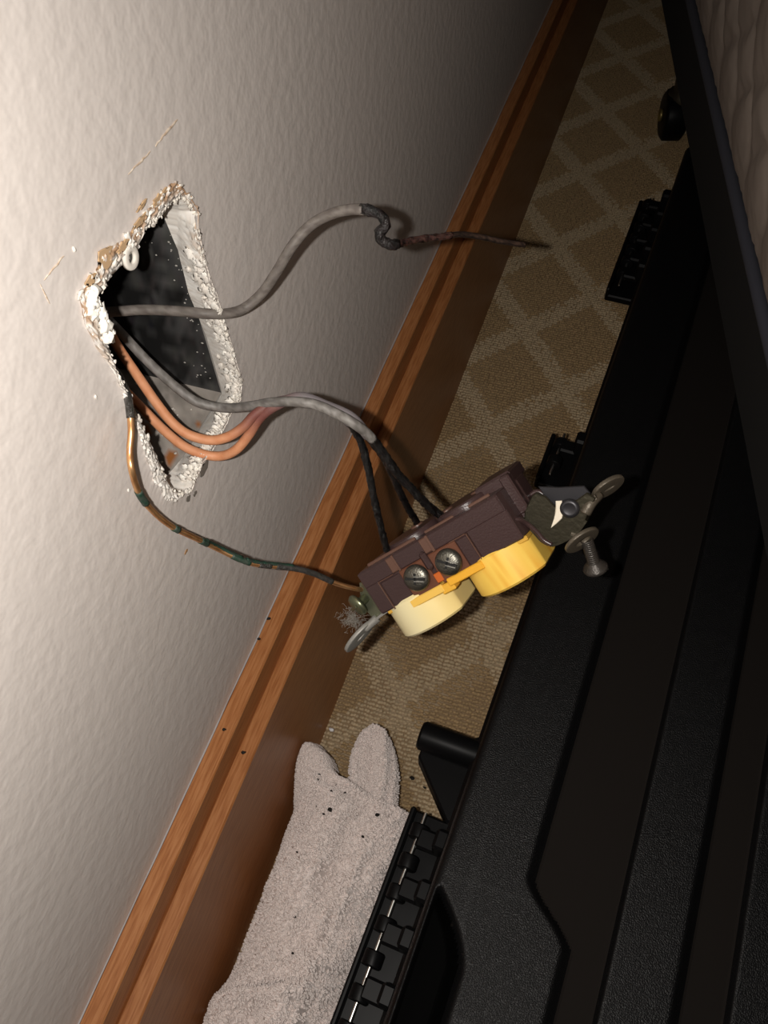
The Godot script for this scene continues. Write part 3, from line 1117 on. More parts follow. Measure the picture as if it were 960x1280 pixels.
	# the bare ground wire with flakes of its green coat
	p = spline(V([[-0.02, 0.3158, -0.1451], [-0.011, 0.3207, -0.1382], [-0.0028, 0.3242, -0.1304], [0.004, 0.3274, -0.1224], [0.0057, 0.3231, -0.1176], [0.0064, 0.3194, -0.1133], [0.0081, 0.3157, -0.1093], [0.0071, 0.3046, -0.1091], [0.0074, 0.2934, -0.1107], [0.0089, 0.2817, -0.1136], [0.0122, 0.2694, -0.1181], [0.0142, 0.2565, -0.1232], [0.0198, 0.2502, -0.1249], [0.0248, 0.2444, -0.1273], [0.0308, 0.2392, -0.1313], [0.0369, 0.2337, -0.1355], [0.0424, 0.2275, -0.1385], [0.049, 0.2203, -0.1408], [0.0556, 0.2136, -0.1442], [0.0564, 0.2079, -0.1474]]), 0.001)
	w = thing("ground_wire", "thin bare copper ground wire with peeling green and black coating", "wire")
	wire_part(w, "copper_core", p, 0.00098, 0.04, lin(206, 148, 98), lin(238, 188, 134), M.copper, 1.0)
	var gr := lin(28, 62, 48)
	var dk := lin(46, 44, 42)
	for s in [[0.0, 0.2, dk], [0.335, 0.375, gr], [0.475, 0.49, gr], [0.56, 0.585, gr], [0.655, 0.70, gr], [0.72, 0.745, dk], [0.76, 0.90, dk]]:
		var c: Color = s[2]
		tag(wire_part(w, "coating_flake", cut(p, s[0], s[1]), 0.00118, 0.1, c, c.lerp(lin(84, 82, 78), 0.5), M.char if c == dk else M.vc, 1.5), "green coating flake" if c == gr else "blackened coating")
	for s in [[0.58, 0.68], [0.69, 0.8]]:
		var pp := cut(p, s[0], s[1])
		for k in pp.size():
			pp[k] += Vector3(-0.0002, 0.00035, -0.0004)
		wire_part(w, "coating_flake", pp, 0.00105, 0.2, dk, gr, M.vc, 2.0)


func wire_part(w: Node3D, called: String, path: PackedVector3Array, r: float, amt: float, a: Color, b: Color, mt: Material, k: float) -> MeshInstance3D:
	var m := MB.new()
	tube(m, path, lumpy(r, amt, k), mottled(a, b, k), 14)
	return put(called, m.mesh(), mt, w)


func orange_wire(p: PackedVector3Array, label: String, turn: float, burn: float) -> void:
	var w := thing("orange_wire", label, "wire")
	var m := MB.new()
	var ora := lin(220, 156, 116)
	var red := lin(122, 74, 66)
	var gry := lin(116, 110, 112)
	var t0 := turn / burn
	tube(m, cut(p, 0.0, burn), lumpy(0.00175, 0.03, 1.0), func(f, an):
		var c := ora.lerp(lin(206, 136, 94), clampf(0.4 + fine.get_noise_2d(f * 2500.0, an * 40.0), 0.0, 1.0))
		c = c.lerp(red, smoothstep(t0 - 0.1, t0 + 0.04, f))
		return c.lerp(gry, smoothstep(t0 + 0.03, t0 + 0.2, f)), 14)
	put("insulation", m.mesh(), M.vc, w)
	tag(wire_part(w, "charred_insulation", cut(p, burn - 0.005, 1.0), 0.0014, 0.4, lin(8, 8, 8), lin(28, 27, 27), M.char, 2.2), "black charred end")


# ---------------------------------------------------------------- the receptacle
func mm3(a: float, b: float, c: float) -> Vector3:
	return Vector3(a, b, c) * 0.001


func plan(pts: Array) -> PackedVector2Array:
	var o := PackedVector2Array()
	for p in pts:
		o.append(Vector2(p[0], p[1]) * 0.001)
	return o


func disc(l: float, w: float, r: float, clip: float, n := 48) -> PackedVector2Array:
	var o := PackedVector2Array()
	for k in n:
		var a := TAU * k / n
		o.append(Vector2(l + clampf(cos(a) * r, -clip, clip), w + sin(a) * r) * 0.001)
	var q := PackedVector2Array()
	for k in n:
		if o[k].distance_to(o[(k + 1) % n]) > 1e-6:
			q.append(o[k])
	return q


func mbox(m: MB, a: Vector3, b: Vector3, bev := 0.4, col := Color.WHITE) -> void:
	box(m, (a + b) * 0.0005, (b - a).abs() * 0.001, bev * 0.001, col)


var DEV := Transform3D()


func build_receptacle() -> void:
	# local axes: x along the device, y towards its face, z across it
	DEV = Transform3D(Basis(Vector3(0.702768, 0.60733, -0.370496), Vector3(0.706076, -0.531734, 0.46767), Vector3(0.087025, -0.590261, -0.802507)), Vector3(0.07878, 0.239466, -0.159891))
	var r := thing("receptacle", "old burnt brown duplex receptacle with yellowed faces hanging by its wires", "receptacle", DEV)
	# body
	var m := MB.new()
	prism(m, plan([[-33.4, 0.8], [32.6, 0.8], [33.5, 4], [34, 9], [37, 10.5], [38, 13], [38, 23], [37, 25], [33, 27], [31, 33], [-28, 33], [-33, 27], [-34, 14]]), 0.0, 0.0185, 0.0005)
	var body := put("body", m.mesh(), M.brown, r)
	# raised rails that frame the recessed side
	for q in [[Vector3(-34, 0.2, 0), Vector3(32.5, 6.9, 1.4)], [Vector3(-34, 6.3, 0), Vector3(-27.6, 18.6, 1.4)], [Vector3(15.2, 6.3, 0), Vector3(33, 18.6, 1.4)]]:
		var f := MB.new()
		mbox(f, q[0], q[1], 0.5)
		put("side_rail", f.mesh(), M.brown, body)
	for q in [[Vector3(-27.1, 7.4, 0.35), Vector3(-17.6, 18.6, 1.4)], [Vector3(9.4, 7.4, 0.35), Vector3(14.7, 18.6, 1.4)]]:
		var f := MB.new()
		mbox(f, q[0], q[1], 0.5)
		put("side_panel", f.mesh(), M.brown, body)
	for q in [[-27.7, 6.9, -27.3, 19.2], [-27.7, 6.7, -20, 7.1], [7, 6.7, 14.6, 7.1], [14.6, 7.0, 15.0, 19.4]]:
		var el := MB.new()
		mbox(el, Vector3(q[0], q[1], -0.15), Vector3(q[2], q[3], 0.8), 0.15)
		put("panel_edge", el.mesh(), M.brown_light, body)
	# rounded wire bosses on the back
	for q in [[-12.5, 19.0, 13.0, 2.4], [13.5, 19.0, 13.0, 2.6]]:
		var f := MB.new()
		prism(f, disc(q[0], q[1], q[2], 12.6), -q[3] * 0.001, 0.0008, 0.0006, Color.WHITE, Transform3D(), true)
		put("back_boss", f.mesh(), M.brown, body)
	var eb := MB.new()
	prism(eb, plan([[22, 12], [37.6, 12], [37.6, 29], [31, 32], [22, 32]]), -0.0042, 0.001, 0.0008)
	mbox(eb, Vector3(33.4, -3.6, 8.5), Vector3(37.6, 12, 12.5), 0.6)
	put("end_boss", eb.mesh(), M.brown, body)
	var rg := MB.new()
	for q in [[-30, 4.5, 24, 1.1], [-20, 9, 12, 0.9], [-2, 6, 14, 0.9], [16, 7, 12, 1.0]]:
		mbox(rg, Vector3(q[0], -q[3], q[1]), Vector3(q[0] + q[2], 0.5, q[1] + 1.2), 0.3)
	for q in [[-19, 8], [-12, 25], [6.9, 15], [20, 20]]:
		prism(rg, disc(q[0], q[1], 2.9, 9), -0.0032 if q[1] > 10 else -0.001, 0.0, 0.0003, Color.WHITE, Transform3D(), true)
	put("back_rib", rg.mesh(), M.brown_light, body)
	# lighter clips that hold the terminals
	for q in [[-19.6, 0.4, -15.6, 6.6], [-3.2, 0.4, 1.2, 6.4]]:
		var f := MB.new()
		mbox(f, Vector3(q[0], q[1], -0.5), Vector3(q[2], q[3], 1), 0.4)
		mbox(f, Vector3(q[0] + 3.2, q[1] - 0.3, -0.7), Vector3(q[2], q[3] + 0.5, 1), 0.2)
		put("terminal_clip", f.mesh(), M.brown_light, body)
	# terminals
	for q in [[-17.4, -5.4], [-3.4, 9.3]]:
		var f := MB.new()
		mbox(f, Vector3(q[0], 6.9, -0.1), Vector3(q[1], 19.4, 1.2), 0.4)
		tag(put("terminal_plate", f.mesh(), M.rust, r), "rusty brass terminal plate")
	var dv := MB.new()
	mbox(dv, Vector3(-5.6, 4.5, -2.4), Vector3(-2.9, 12.5, 1), 1.1)
	put("divider", dv.mesh(), M.brown, body)
	var tb := MB.new()
	mbox(tb, Vector3(-5.4, 14.4, -0.5), Vector3(-2.4, 18.2, 1), 0.3)
	tag(put("breakoff_tab", tb.mesh(), M.rust_bright, r), "orange rusted break-off tab")
	for q in [[-11.3, 12.4, 0.5], [3.5, 13.0, 0.75]]:
		terminal_screw(r, Vector3(q[0], q[1], 0) * 0.001, q[2])
	# faces
	for s in [-1.0, 1.0]:
		var f := MB.new()
		prism(f, disc(19.0 * s - 1.0, 16.5, 17.3, 14.4, 64), 0.0175, 0.0325, 0.0009, Color.WHITE, Transform3D(), true)
		# colour of each face: paler at the left one, browned on the right one
		for k in f.v.size():
			var p: Vector3 = f.v[k] * 1000.0
			var nz := fine.get_noise_3d(p.x * 60.0, p.y * 60.0, p.z * 60.0)
			if s < 0.0:
				f.c[k] = lin(246, 234, 186).lerp(lin(246, 222, 150), smoothstep(-26.0, -8.0, p.x))
			else:
				f.c[k] = lin(250, 208, 96).lerp(lin(238, 180, 70), smoothstep(0.1, 0.35, nz + (p.x - 20.0) * 0.012))
		var fc := put("outlet_face", f.mesh(), M.cream, r)
		tag(fc, "cream outlet face" if s < 0.0 else "orange-yellow discoloured outlet face")
		for q in [[-3.2, -1.0, 9.0], [3.2, -1.0, 7.6]]:
			var sl := MB.new()
			mbox(sl, Vector3(19.0 * s - 1.0 + q[0] - 0.7, 32.1, 16.5 - q[2] * 0.5 + 3.0), Vector3(19.0 * s - 1.0 + q[0] + 0.7, 32.55, 16.5 + q[2] * 0.5 + 3.0), 0.1)
			put("slot", sl.mesh(), M.dark, fc)
		var gh := MB.new()
		lathe(gh, [Vector2(0, 0), Vector2(0.0024, 0), Vector2(0.0024, 0.0005), Vector2(0, 0.0005)], 16, Transform3D(Basis(), mm3(19.0 * s - 1.0, 32.1, 8.5)))
		put("slot", gh.mesh(), M.dark, fc)
	# yellow cover plate between body and faces
	var yp := MB.new()
	mbox(yp, Vector3(-33, 18.5, 3), Vector3(33, 20.5, 30), 0.4, lin(226, 176, 74))
	mbox(yp, Vector3(-20, 18.9, -0.9), Vector3(-4.5, 22.2, 6), 0.4, lin(246, 200, 96))
	mbox(yp, Vector3(-1.6, 18.2, -1.2), Vector3(14.5, 21.4, 6), 0.4, lin(240, 178, 58))
	mbox(yp, Vector3(-6, 19.6, -0.6), Vector3(0, 23.2, 5), 0.4, lin(236, 180, 66))
	tag(put("face_flange", yp.mesh(), M.cream, r), "yellow flange between the two faces")
	build_strap(r)
	# copper end hooked round the ground terminal is part of the ground wire; here the terminal itself
	var gt := MB.new()
	prism(gt, plan([[-38.5, -4.0], [-33.4, -5.4], [-34.0, -16.3], [-35.0, -20.2], [-42.2, -19.4], [-43.2, -13.1], [-41, -8]]), 0.0, 0.0012, 0.0003, Color.WHITE, Transform3D(Basis(Vector3(1, 0, 0), Vector3(0, 0, 1), Vector3(0, -1, 0)), mm3(0, 0, 6.0)))
	mbox(gt, Vector3(-35.2, 3.5, 1.5), Vector3(-34, 17, 13), 0.4)
	var g := put("ground_terminal", gt.mesh(), mat(Color8(128, 130, 108), 0.4, 0.8), r)
	var gs := MB.new()
	var gx := Transform3D(Basis(Vector3(0, 0, 1), Vector3(-0.62, 0.12, -0.75).normalized(), Vector3.ZERO), mm3(-41.5, 10.8, 4.5))
	gx.basis.x = (gx.basis.x - gx.basis.y * gx.basis.x.dot(gx.basis.y)).normalized()
	gx.basis.z = gx.basis.x.cross(gx.basis.y)
	lathe(gs, [Vector2(0, -0.003), Vector2(0.002, -0.003), Vector2(0.002, 0.001), Vector2(0.0046, 0.001), Vector2(0.0048, 0.0022), Vector2(0.004, 0.0034), Vector2(0.002, 0.0039), Vector2(0, 0.004)], 24, gx)
	box(gs, Vector3(0, 0.0041, 0), Vector3(0.0075, 0.0006, 0.0011), 0.0002, Color.WHITE, gx)
	tag(put("ground_screw", gs.mesh(), mat(Color8(126, 130, 104), 0.32, 0.8), g), "green-tinged ground screw")


func terminal_screw(r: Node3D, at: Vector3, turn: float) -> void:
	var m := MB.new()
	# axis towards -z of the device
	var xf := Transform3D(Basis(Vector3(cos(turn), sin(turn), 0), Vector3(0.05, -0.10, -1).normalized(), Vector3.ZERO), at)
	xf.basis.x = (xf.basis.x - xf.basis.y * xf.basis.x.dot(xf.basis.y)).normalized()
	xf.basis.z = xf.basis.x.cross(xf.basis.y)
	lathe(m, [Vector2(0, -0.002), Vector2(0.0022, -0.002), Vector2(0.0022, 0.0006), Vector2(0.005, 0.0006), Vector2(0.0053, 0.0013), Vector2(0.0052, 0.002), Vector2(0.0046, 0.0028), Vector2(0.0034, 0.0034), Vector2(0.0016, 0.0037), Vector2(0, 0.0037)], 32, xf)
	var s := put("terminal_screw", m.mesh(), M.screw, r)
	tag(s, "tarnished dark terminal screw")
	var k := MB.new()
	box(k, Vector3(0, 0.0034, 0), Vector3(0.0078, 0.0007, 0.0010), 0.0001, Color.WHITE, xf)
	box(k, Vector3(0, 0.0034, 0), Vector3(0.0010, 0.0007, 0.0044), 0.0001, Color.WHITE, xf)
	put("drive_slot", k.mesh(), mat(Color8(16, 15, 14), 0.7), s)
	var e := MB.new()
	for q in [[0.0012, 0.0035], [-0.0012, -0.0035]]:
		box(e, Vector3(0.0015, 0.0036, q[0] * 0.75), Vector3(0.004, 0.0004, 0.0004), 0.0001, Color.WHITE, xf)
	put("slot_burr", e.mesh(), M.steel_bright, s)


# bent sheet: profile in (x, y) mm swept across z from w0 to w1
func sheet(m: MB, prof: Array, w0: float, w1: float, th: float, col := Color.WHITE) -> void:
	var pts := []
	for p in prof:
		pts.append(Vector3(p[0], p[1], 0))
	var path := spline(pts, 1.2)
	var n := path.size()
	var rows := []
	for k in n:
		var tn := (path[mini(k + 1, n - 1)] - path[maxi(k - 1, 0)]).normalized()
		var nr := Vector3(-tn.y, tn.x, 0) * th * 0.5
		rows.append([path[k] + nr, path[k] - nr])
	for k in n - 1:
		var a: Array = rows[k]
		var b: Array = rows[k + 1]
		var mid: Vector3 = (a[0] + a[1] + b[0] + b[1]) * 0.25 + Vector3(0, 0, (w0 + w1) * 0.5)
		var q := func(v: Vector3, w: float) -> Vector3: return (v + Vector3(0, 0, w)) * 0.001
		mid *= 0.001
		m.face([q.call(a[0], w0), q.call(b[0], w0), q.call(b[0], w1), q.call(a[0], w1)], mid, col)
		m.face([q.call(a[1], w0), q.call(b[1], w0), q.call(b[1], w1), q.call(a[1], w1)], mid, col)
		m.face([q.call(a[0], w0), q.call(b[0], w0), q.call(b[1], w0), q.call(a[1], w0)], mid, col)
		m.face([q.call(a[0], w1), q.call(b[0], w1), q.call(b[1], w1), q.call(a[1], w1)], mid, col)
	for e in [rows[0], rows[n - 1]]:
		m.face([(e[0] + Vector3(0, 0, w0)) * 0.001, (e[0] + Vector3(0, 0, w1)) * 0.001, (e[1] + Vector3(0, 0, w1)) * 0.001, (e[1] + Vector3(0, 0, w0)) * 0.001], path[n / 2] * 0.001, col)


# an oval washer with a hole, in its own x-z plane
func washer(m: MB, at: Vector3, ex: Vector3, ez: Vector3, ro: Vector2, rin: Vector2, th: float, col := Color.WHITE) -> void:
	var ey := ez.cross(ex).normalized()
	var n := 32
	var prof := [[1.0, -0.3, 0], [1.0, 0.3, 0], [0.94, 0.5, 0], [1.1, 0.5, 1], [1.0, 0.3, 1], [1.0, -0.3, 1], [1.1, -0.5, 1], [0.94, -0.5, 0]]
	var rows := []
	for p in prof:
		var row := []
		for k in n:
			var a := TAU * k / n
			var rr: Vector2 = (ro if p[2] == 0 else rin) * p[0]
			row.append(m.vert(at + ex * cos(a) * rr.x + ez * sin(a) * rr.y + ey * th * p[1], col))
		rows.append(row)
	for p in prof.size():
		var j := (p + 1) % prof.size()
		for k in n:
			var e := (k + 1) % n
			m.quad(rows[p][k], rows[j][k], rows[j][e], rows[p][e])


func build_strap(r: Node3D) -> void:
	# seen square on, the plate stands across the device's width; z runs away from the viewer
	var lr := Vector3(0.758, 0.54, 0.366)
	var ld := Vector3(-0.465, 0.841, -0.278)
	var lf := Vector3(-0.457, 0.041, 0.888)
	var flat := Basis(Vector3(1, 0, 0), Vector3(0, 0, 1), Vector3(0, -1, 0))
	var m := MB.new()
	prism(m, plan([[33.5, -14.2], [33.8, -17.8], [34.9, -24.0], [36.9, -26.8], [41.4, -27.7], [47, -27.4], [52, -25.6], [57.6, -21.4], [60.3, -19.6], [58.6, -16.4], [54, -17.0], [50.8, -14.9], [46.2, -15.2], [45.2, -10.4], [43.1, -7.6], [41.0, -7.8], [38.5, -9.5], [36, -11]]), 0.0, 0.0012, 0.0004, Color.WHITE, Transform3D(flat, mm3(0, 0, 8.4)))
	# the sheet folds back under the device
	sheet(m, [[33.6, 16], [34.4, 20.5], [35.2, 24.3], [37.4, 27.0], [42, 27.8], [48, 27.2], [53, 25]], 8.4, 22.0, 1.1)
	var st := put("mounting_strap", m.mesh(), M.strap, r)
	tag(st, "tarnished olive steel mounting strap")
	# dark rolled edges of the bracket
	for q in [[[27.8, 12.2, 4], [30.7, 11.6, 3], [33.4, 12.2, 4], [34.3, 15.5, 7], [35.4, 20.2, 8.2], [35.9, 24, 8.4], [37.6, 27.0, 8.4]], [[35.1, 9.5, 18], [37.6, 8.5, 18], [40.7, 8.7, 18], [42.1, 11.4, 18], [42.5, 15.1, 17], [42.3, 18, 16]]]:
		var pts := []
		for p in q:
			pts.append(mm3(p[0], p[1], p[2]))
		var bm := MB.new()
		tube(bm, spline(pts, 0.0008), func(f, a): return 0.00095, func(f, a): return Color.WHITE, 10)
		tag(put("bracket_edge", bm.mesh(), M.brown, st), "dark rolled bracket edge")
	var back := MB.new()
	prism(back, plan([[43.5, -6.5], [50, -10.5], [58, -14.5], [58.5, -18], [53, -22], [44, -19]]), 0.0, 0.001, 0.0003, Color.WHITE, Transform3D(flat, mm3(0, 0, 12.5)))
	put("back_plate", back.mesh(), M.strap_grey, st)
	var m2 := MB.new()
	sheet(m2, [[-33, 19], [-38, 19.5], [-43, 20.5]], 4.0, 20.0, 1.0)
	put("mounting_strap", m2.mesh(), M.steel_bright, r)
	# ears at the right end
	var e1 := MB.new()
	washer(e1, mm3(49.0, 29.8, 5.0), (lr * 0.85 - ld * 0.53).normalized(), (lf * 0.86 + (lr * 0.53 + ld * 0.85) * 0.5).normalized(), Vector2(0.0068, 0.0060), Vector2(0.0029, 0.0020), 0.0016)
	sheet(e1, [[46, 26.6], [47, 27.8], [48, 29]], 8.0, 14.0, 1.2)
	tag(put("plaster_ear", e1.mesh(), M.strap_pale, st), "round steel plaster ear bent down")
	var e2 := MB.new()
	washer(e2, mm3(64.2, 19.4, 16.0), (lr * 0.87 - ld * 0.5).normalized(), (lf * 0.85 + (lr * 0.5 + ld * 0.87) * 0.5).normalized(), Vector2(0.0064, 0.0052), Vector2(0.0022, 0.0008), 0.0018)
	tube(e2, spline([mm3(54, 22.6, 9.2), mm3(57.5, 20.6, 10), mm3(60.5, 20.0, 14)], 0.001), func(f, a): return 0.0022 - 0.0004 * f, func(f, a): return Color.WHITE, 10)
	sheet(e2, [[53.5, 22.8], [56.4, 20.8], [58.4, 19.6], [60.4, 19.4]], 9.0, 19.0, 1.5)
	tag(put("plaster_ear", e2.mesh(), M.strap_pale, st), "slotted steel plaster ear pointing outward")
	# ear at the left end
	var e3 := MB.new()
	washer(e3, mm3(-50.0, 22.4, 3.0), (lr * -0.66 + ld * 0.75).normalized(), (lf * 0.9 + (lr * 0.75 + ld * 0.66) * 0.42).normalized(), Vector2(0.0084, 0.0046), Vector2(0.0022, 0.0008), 0.0018)
	var nk := MB.new()
	tube(e3, spline([mm3(-46.6, 21.3, 3.5), mm3(-44, 20.6, 4.5), mm3(-40, 19.8, 6)], 0.001), func(f, a): return 0.0015 + 0.0004 * f, func(f, a): return Color.WHITE, 10)
	tag(put("plaster_ear", e3.mesh(), M.steel_bright, r), "bright steel ear at the left end")
	# rivet, paint chip
	var rv := MB.new()
	lathe(rv, [Vector2(0.0036, 0.0), Vector2(0.0034, 0.0008), Vector2(0.0024, 0.0013), Vector2(0.0021, 0.0009), Vector2(0, 0.0009)], 24, Transform3D(Basis(Vector3(1, 0, 0), Vector3(0, 0, -1), Vector3(0, 1, 0)), mm3(50.4, 18.4, 8.5)))
	tag(put("rivet", rv.mesh(), M.strap_grey, st), "round rivet head")
	var pc := MB.new()
	prism(pc, plan([[47.6, -13.6], [49.6, -14.6], [48.6, -16.6], [49.3, -18.0], [47.6, -18.8], [46.1, -20.2], [43.5, -20.9], [40.7, -21.4], [43.6, -18.9], [46.0, -16.4]]), 0.0, 0.0006, 0.0002, Color.WHITE, Transform3D(flat, mm3(0, 0, 7.9)))
	tag(put("paint_chip", pc.mesh(), mat(Color8(236, 226, 206), 0.7), st), "cream paint chip")
	# mounting screw still held in the ear
	var sc := thing("mounting_screw", "rusty grey mounting screw dangling from the receptacle's right ear", "screw", DEV)
	var ax := (Vector3(0.758, 0.54, 0.366) * 0.36 + Vector3(-0.465, 0.841, -0.278) * 0.78 + Vector3(-0.457, 0.041, 0.888) * 0.5).normalized()
	var sx := Transform3D(Basis(Vector3(1, 0, 0), ax, Vector3.ZERO), mm3(49.8, 31.6, 7.0))
	sx.basis.x = (sx.basis.x - ax * sx.basis.x.dot(ax)).normalized()
	sx.basis.z = sx.basis.x.cross(ax)
	var sh := MB.new()
	var prof := []
	var y := -0.001
	while y < 0.0095:
		prof.append(Vector2(0.0019, y))
		prof.append(Vector2(0.0023, y + 0.0004))
		prof.append(Vector2(0.0019, y + 0.0008))
		y += 0.0009
	lathe(sh, prof, 20, sx)
	put("threaded_shank", sh.mesh(), M.screw_grey, sc)
	var hd := MB.new()
	lathe(hd, [Vector2(0.0018, 0.009), Vector2(0.0026, 0.0098), Vector2(0.0043, 0.0118), Vector2(0.0046, 0.0126), Vector2(0.0042, 0.0134), Vector2(0.0022, 0.0140), Vector2(0, 0.0141)], 24, sx)
	var head := put("screw_head", hd.mesh(), M.screw_grey, sc)
	var sl := MB.new()
	box(sl, Vector3(0, 0.0140, 0), Vector3(0.0086, 0.0005, 0.0010), 0.0001, Color.WHITE, sx)
	put("drive_slot", sl.mesh(), M.dark, head)
	# lint caught on the ground terminal
	var lt := MB.new()
	for k in 150:
		var s := DEV * mm3(-48.5 + rng.randfn(0, 1.7), 15.0 + rng.randfn(0, 2.0), 3 + rng.randfn(0, 1.6))
		var pts := [s]
		var d := Vector3(rng.randfn(), rng.randfn(), rng.randfn()).normalized()
		for j in 4:
			d = (d + Vector3(rng.randfn(), rng.randfn(), rng.randfn()) * 1.1).normalized()
			pts.append(pts[j] + d * 0.001)
		tube(lt, spline(pts, 0.0008), func(f, a): return 0.00007, func(f, a): return Color.WHITE, 4, false)
	var lo := put("lint_tuft", lt.mesh(), M.lint)
	tag(lo, "fuzzy grey lint tuft clinging below the ground screw", "lint", "", "stuff")


# ---------------------------------------------------------------- white terry rag
const CL := [[0.018, -0.136, 0.0335, -0.128], [0.0165, -0.118, 0.041, -0.117], [0.0195, -0.103, 0.058, -0.1135], [0.0215, -0.094, 0.0905, -0.1105], [0.0215, -0.081, 0.092, -0.1015], [0.0225, -0.066, 0.0885, -0.082], [0.0225, -0.035, 0.0875, -0.051], [0.022, -0.008, 0.083, -0.029], [0.018, 0.006, 0.0845, -0.008], [0.018, 0.05, 0.082, 0.03], [0.02, 0.11, 0.08, 0.1]]


func cloth_edge(s: float, right: bool) -> Vector2:
	var n := CL.size() - 1
	var f := clampf(s, 0.0, 1.0) * n
	var k := mini(int(f), n - 1)
	var g := f - k
	var o := 2 if right else 0
	var p := func(i: int) -> Vector2:
		var q: Array = CL[clampi(i, 0, n)]
		return Vector2(q[o], q[o + 1])
	return p.call(k).cubic_interpolate(p.call(k + 1), p.call(k - 1), p.call(k + 2), g)


func cloth_point(s: float, t: float) -> Vector3:
	var q := cloth_edge(s, false).lerp(cloth_edge(s, true), t)
	var e := 1.0 - pow(absf(2.0 * t - 1.0), 5.0)
	var tip := smoothstep(0.0, 0.07, s)
	var h := 0.05 * pow(maxf(e, 0.0), 0.6) * lerpf(0.35, 1.0, tip)
	# folds running down the length, and creases
	var w := smoothstep(0.12, 0.3, s)
	h += w * e * (0.0035 * sin(t * 13.0 + s * 9.0 + 1.5 * sin(s * 7.0)) + 0.017 * fine.get_noise_2d(q.x * 4200.0 + q.y * 1500.0, q.y * 2000.0))
	h += w * e * (0.006 * exp(-pow((t - 0.42 - 0.35 * (s - 0.35)) * 9.0, 2.0)) - 0.006 * exp(-pow((t - 0.62 + 0.3 * (s - 0.3)) * 12.0, 2.0)))
	h += e * 0.0012 * fine.get_noise_2d(q.x * 16000.0, q.y * 16000.0)
	# the near hem turned over
	h += (0.007 * smoothstep(0.03, 0.0, absf(s - 0.80 + 0.07 * t)) - 0.008 * smoothstep(0.02, 0.0, absf(s - 0.765 + 0.07 * t))) * e
	# fold line along the right edge
	h -= 0.006 * smoothstep(0.03, 0.0, absf(t - 0.79 + 0.12 * smoothstep(0.34, 0.5, s))) * smoothstep(0.25, 0.33, s) * smoothstep(0.75, 0.6, s)
	h += 0.005 * smoothstep(0.05, 0.0, absf(t - 0.84 + 0.12 * smoothstep(0.34, 0.5, s))) * smoothstep(0.25, 0.33, s)
	return Vector3(q.x, maxf(h, 0.0) + 0.004, q.y)


func build_cloth() -> void:
	var rag := thing("terry_rag", "crumpled off-white terry rag lying between baseboard and black case", "rag")
	var m := MB.new()
	var nu := 60
	var nv := 200
	var rows := []
	for a in nv + 1:
		var row := []
		row.append(m.vert(Vector3(cloth_point(float(a) / nv, 0.0).x, 0.002, cloth_point(float(a) / nv, 0.0).z)))
		for b in nu + 1:
			row.append(m.vert(cloth_point(float(a) / nv, float(b) / nu)))
		row.append(m.vert(Vector3(cloth_point(float(a) / nv, 1.0).x, 0.002, cloth_point(float(a) / nv, 1.0).z)))
		rows.append(row)
	for a in nv:
		for b in nu + 2:
			m.quad(rows[a][b], rows[a + 1][b], rows[a + 1][b + 1], rows[a][b + 1])
	for e in [0, nv]:
		var c := m.vert(Vector3(cloth_point(float(e) / nv, 0.5).x, 0.002, cloth_point(float(e) / nv, 0.5).z))
		for b in nu + 2:
			if e == 0:
				m.tri(c, rows[e][b], rows[e][b + 1])
			else:
				m.tri(c, rows[e][b + 1], rows[e][b])
	put("cloth", m.mesh(), M.terry, rag)
	# the turned-up corner, a pocket of cloth
	var f := MB.new()
	rows = []
	for a in 25:
		var row := []
		for b in 33:
			row.append(f.vert(flap(a / 24.0, b / 32.0)))
		rows.append(row)
	for a in 24:
		for b in 32:
			f.quad(rows[a][b], rows[a + 1][b], rows[a + 1][b + 1], rows[a][b + 1])
	put("folded_corner", f.mesh(), M.terry, rag)
	# terry loops
	var t := MB.new()
	lump(t, Vector3.ZERO, Vector3(0.0005, 0.0014, 0.0005), 9, Color.WHITE, 0.2)
	var xs := []
	for k in 26000:
		var s := rng.randf()
		var u := rng.randf()
		var p := cloth_point(s, u)
		var p1 := cloth_point(s + 0.004, u)
		var p2 := cloth_point(s, u + 0.01)
		var n := (p1 - p).cross(p2 - p).normalized()
		if n.y < 0.0:
			n = -n
		xs.append([p + n * 0.0003, n])
	for k in 4200:
		var a := rng.randf_range(0.0, 0.99)
		var b := rng.randf_range(0.0, 0.99)
		var p := flap(a, b)
		var n := (flap(a + 0.01, b) - p).cross(flap(a, b + 0.01) - p).normalized()
		xs.append([p + n * 0.0002, n if n.y > 0.0 else -n])
	var mm := MultiMesh.new()
	mm.transform_format = MultiMesh.TRANSFORM_3D
	mm.mesh = t.mesh()
	mm.instance_count = xs.size()
	for k in xs.size():
		var n: Vector3 = (xs[k][1] + Vector3(rng.randfn(), rng.randfn(), rng.randfn()) * 0.35).normalized()
		var sx := n.cross(Vector3(0.3, 0.2, 0.9)).normalized()
		mm.set_instance_transform(k, Transform3D(Basis(sx, n, sx.cross(n)).scaled(Vector3.ONE * rng.randf_range(0.7, 1.25)), xs[k][0]))
	var fz := MultiMeshInstance3D.new()
	fz.name = "terry_loops"
	fz.multimesh = mm
	fz.material_override = M.terry
	rag.add_child(fz, true)
	fz.set_meta("kind", "stuff")


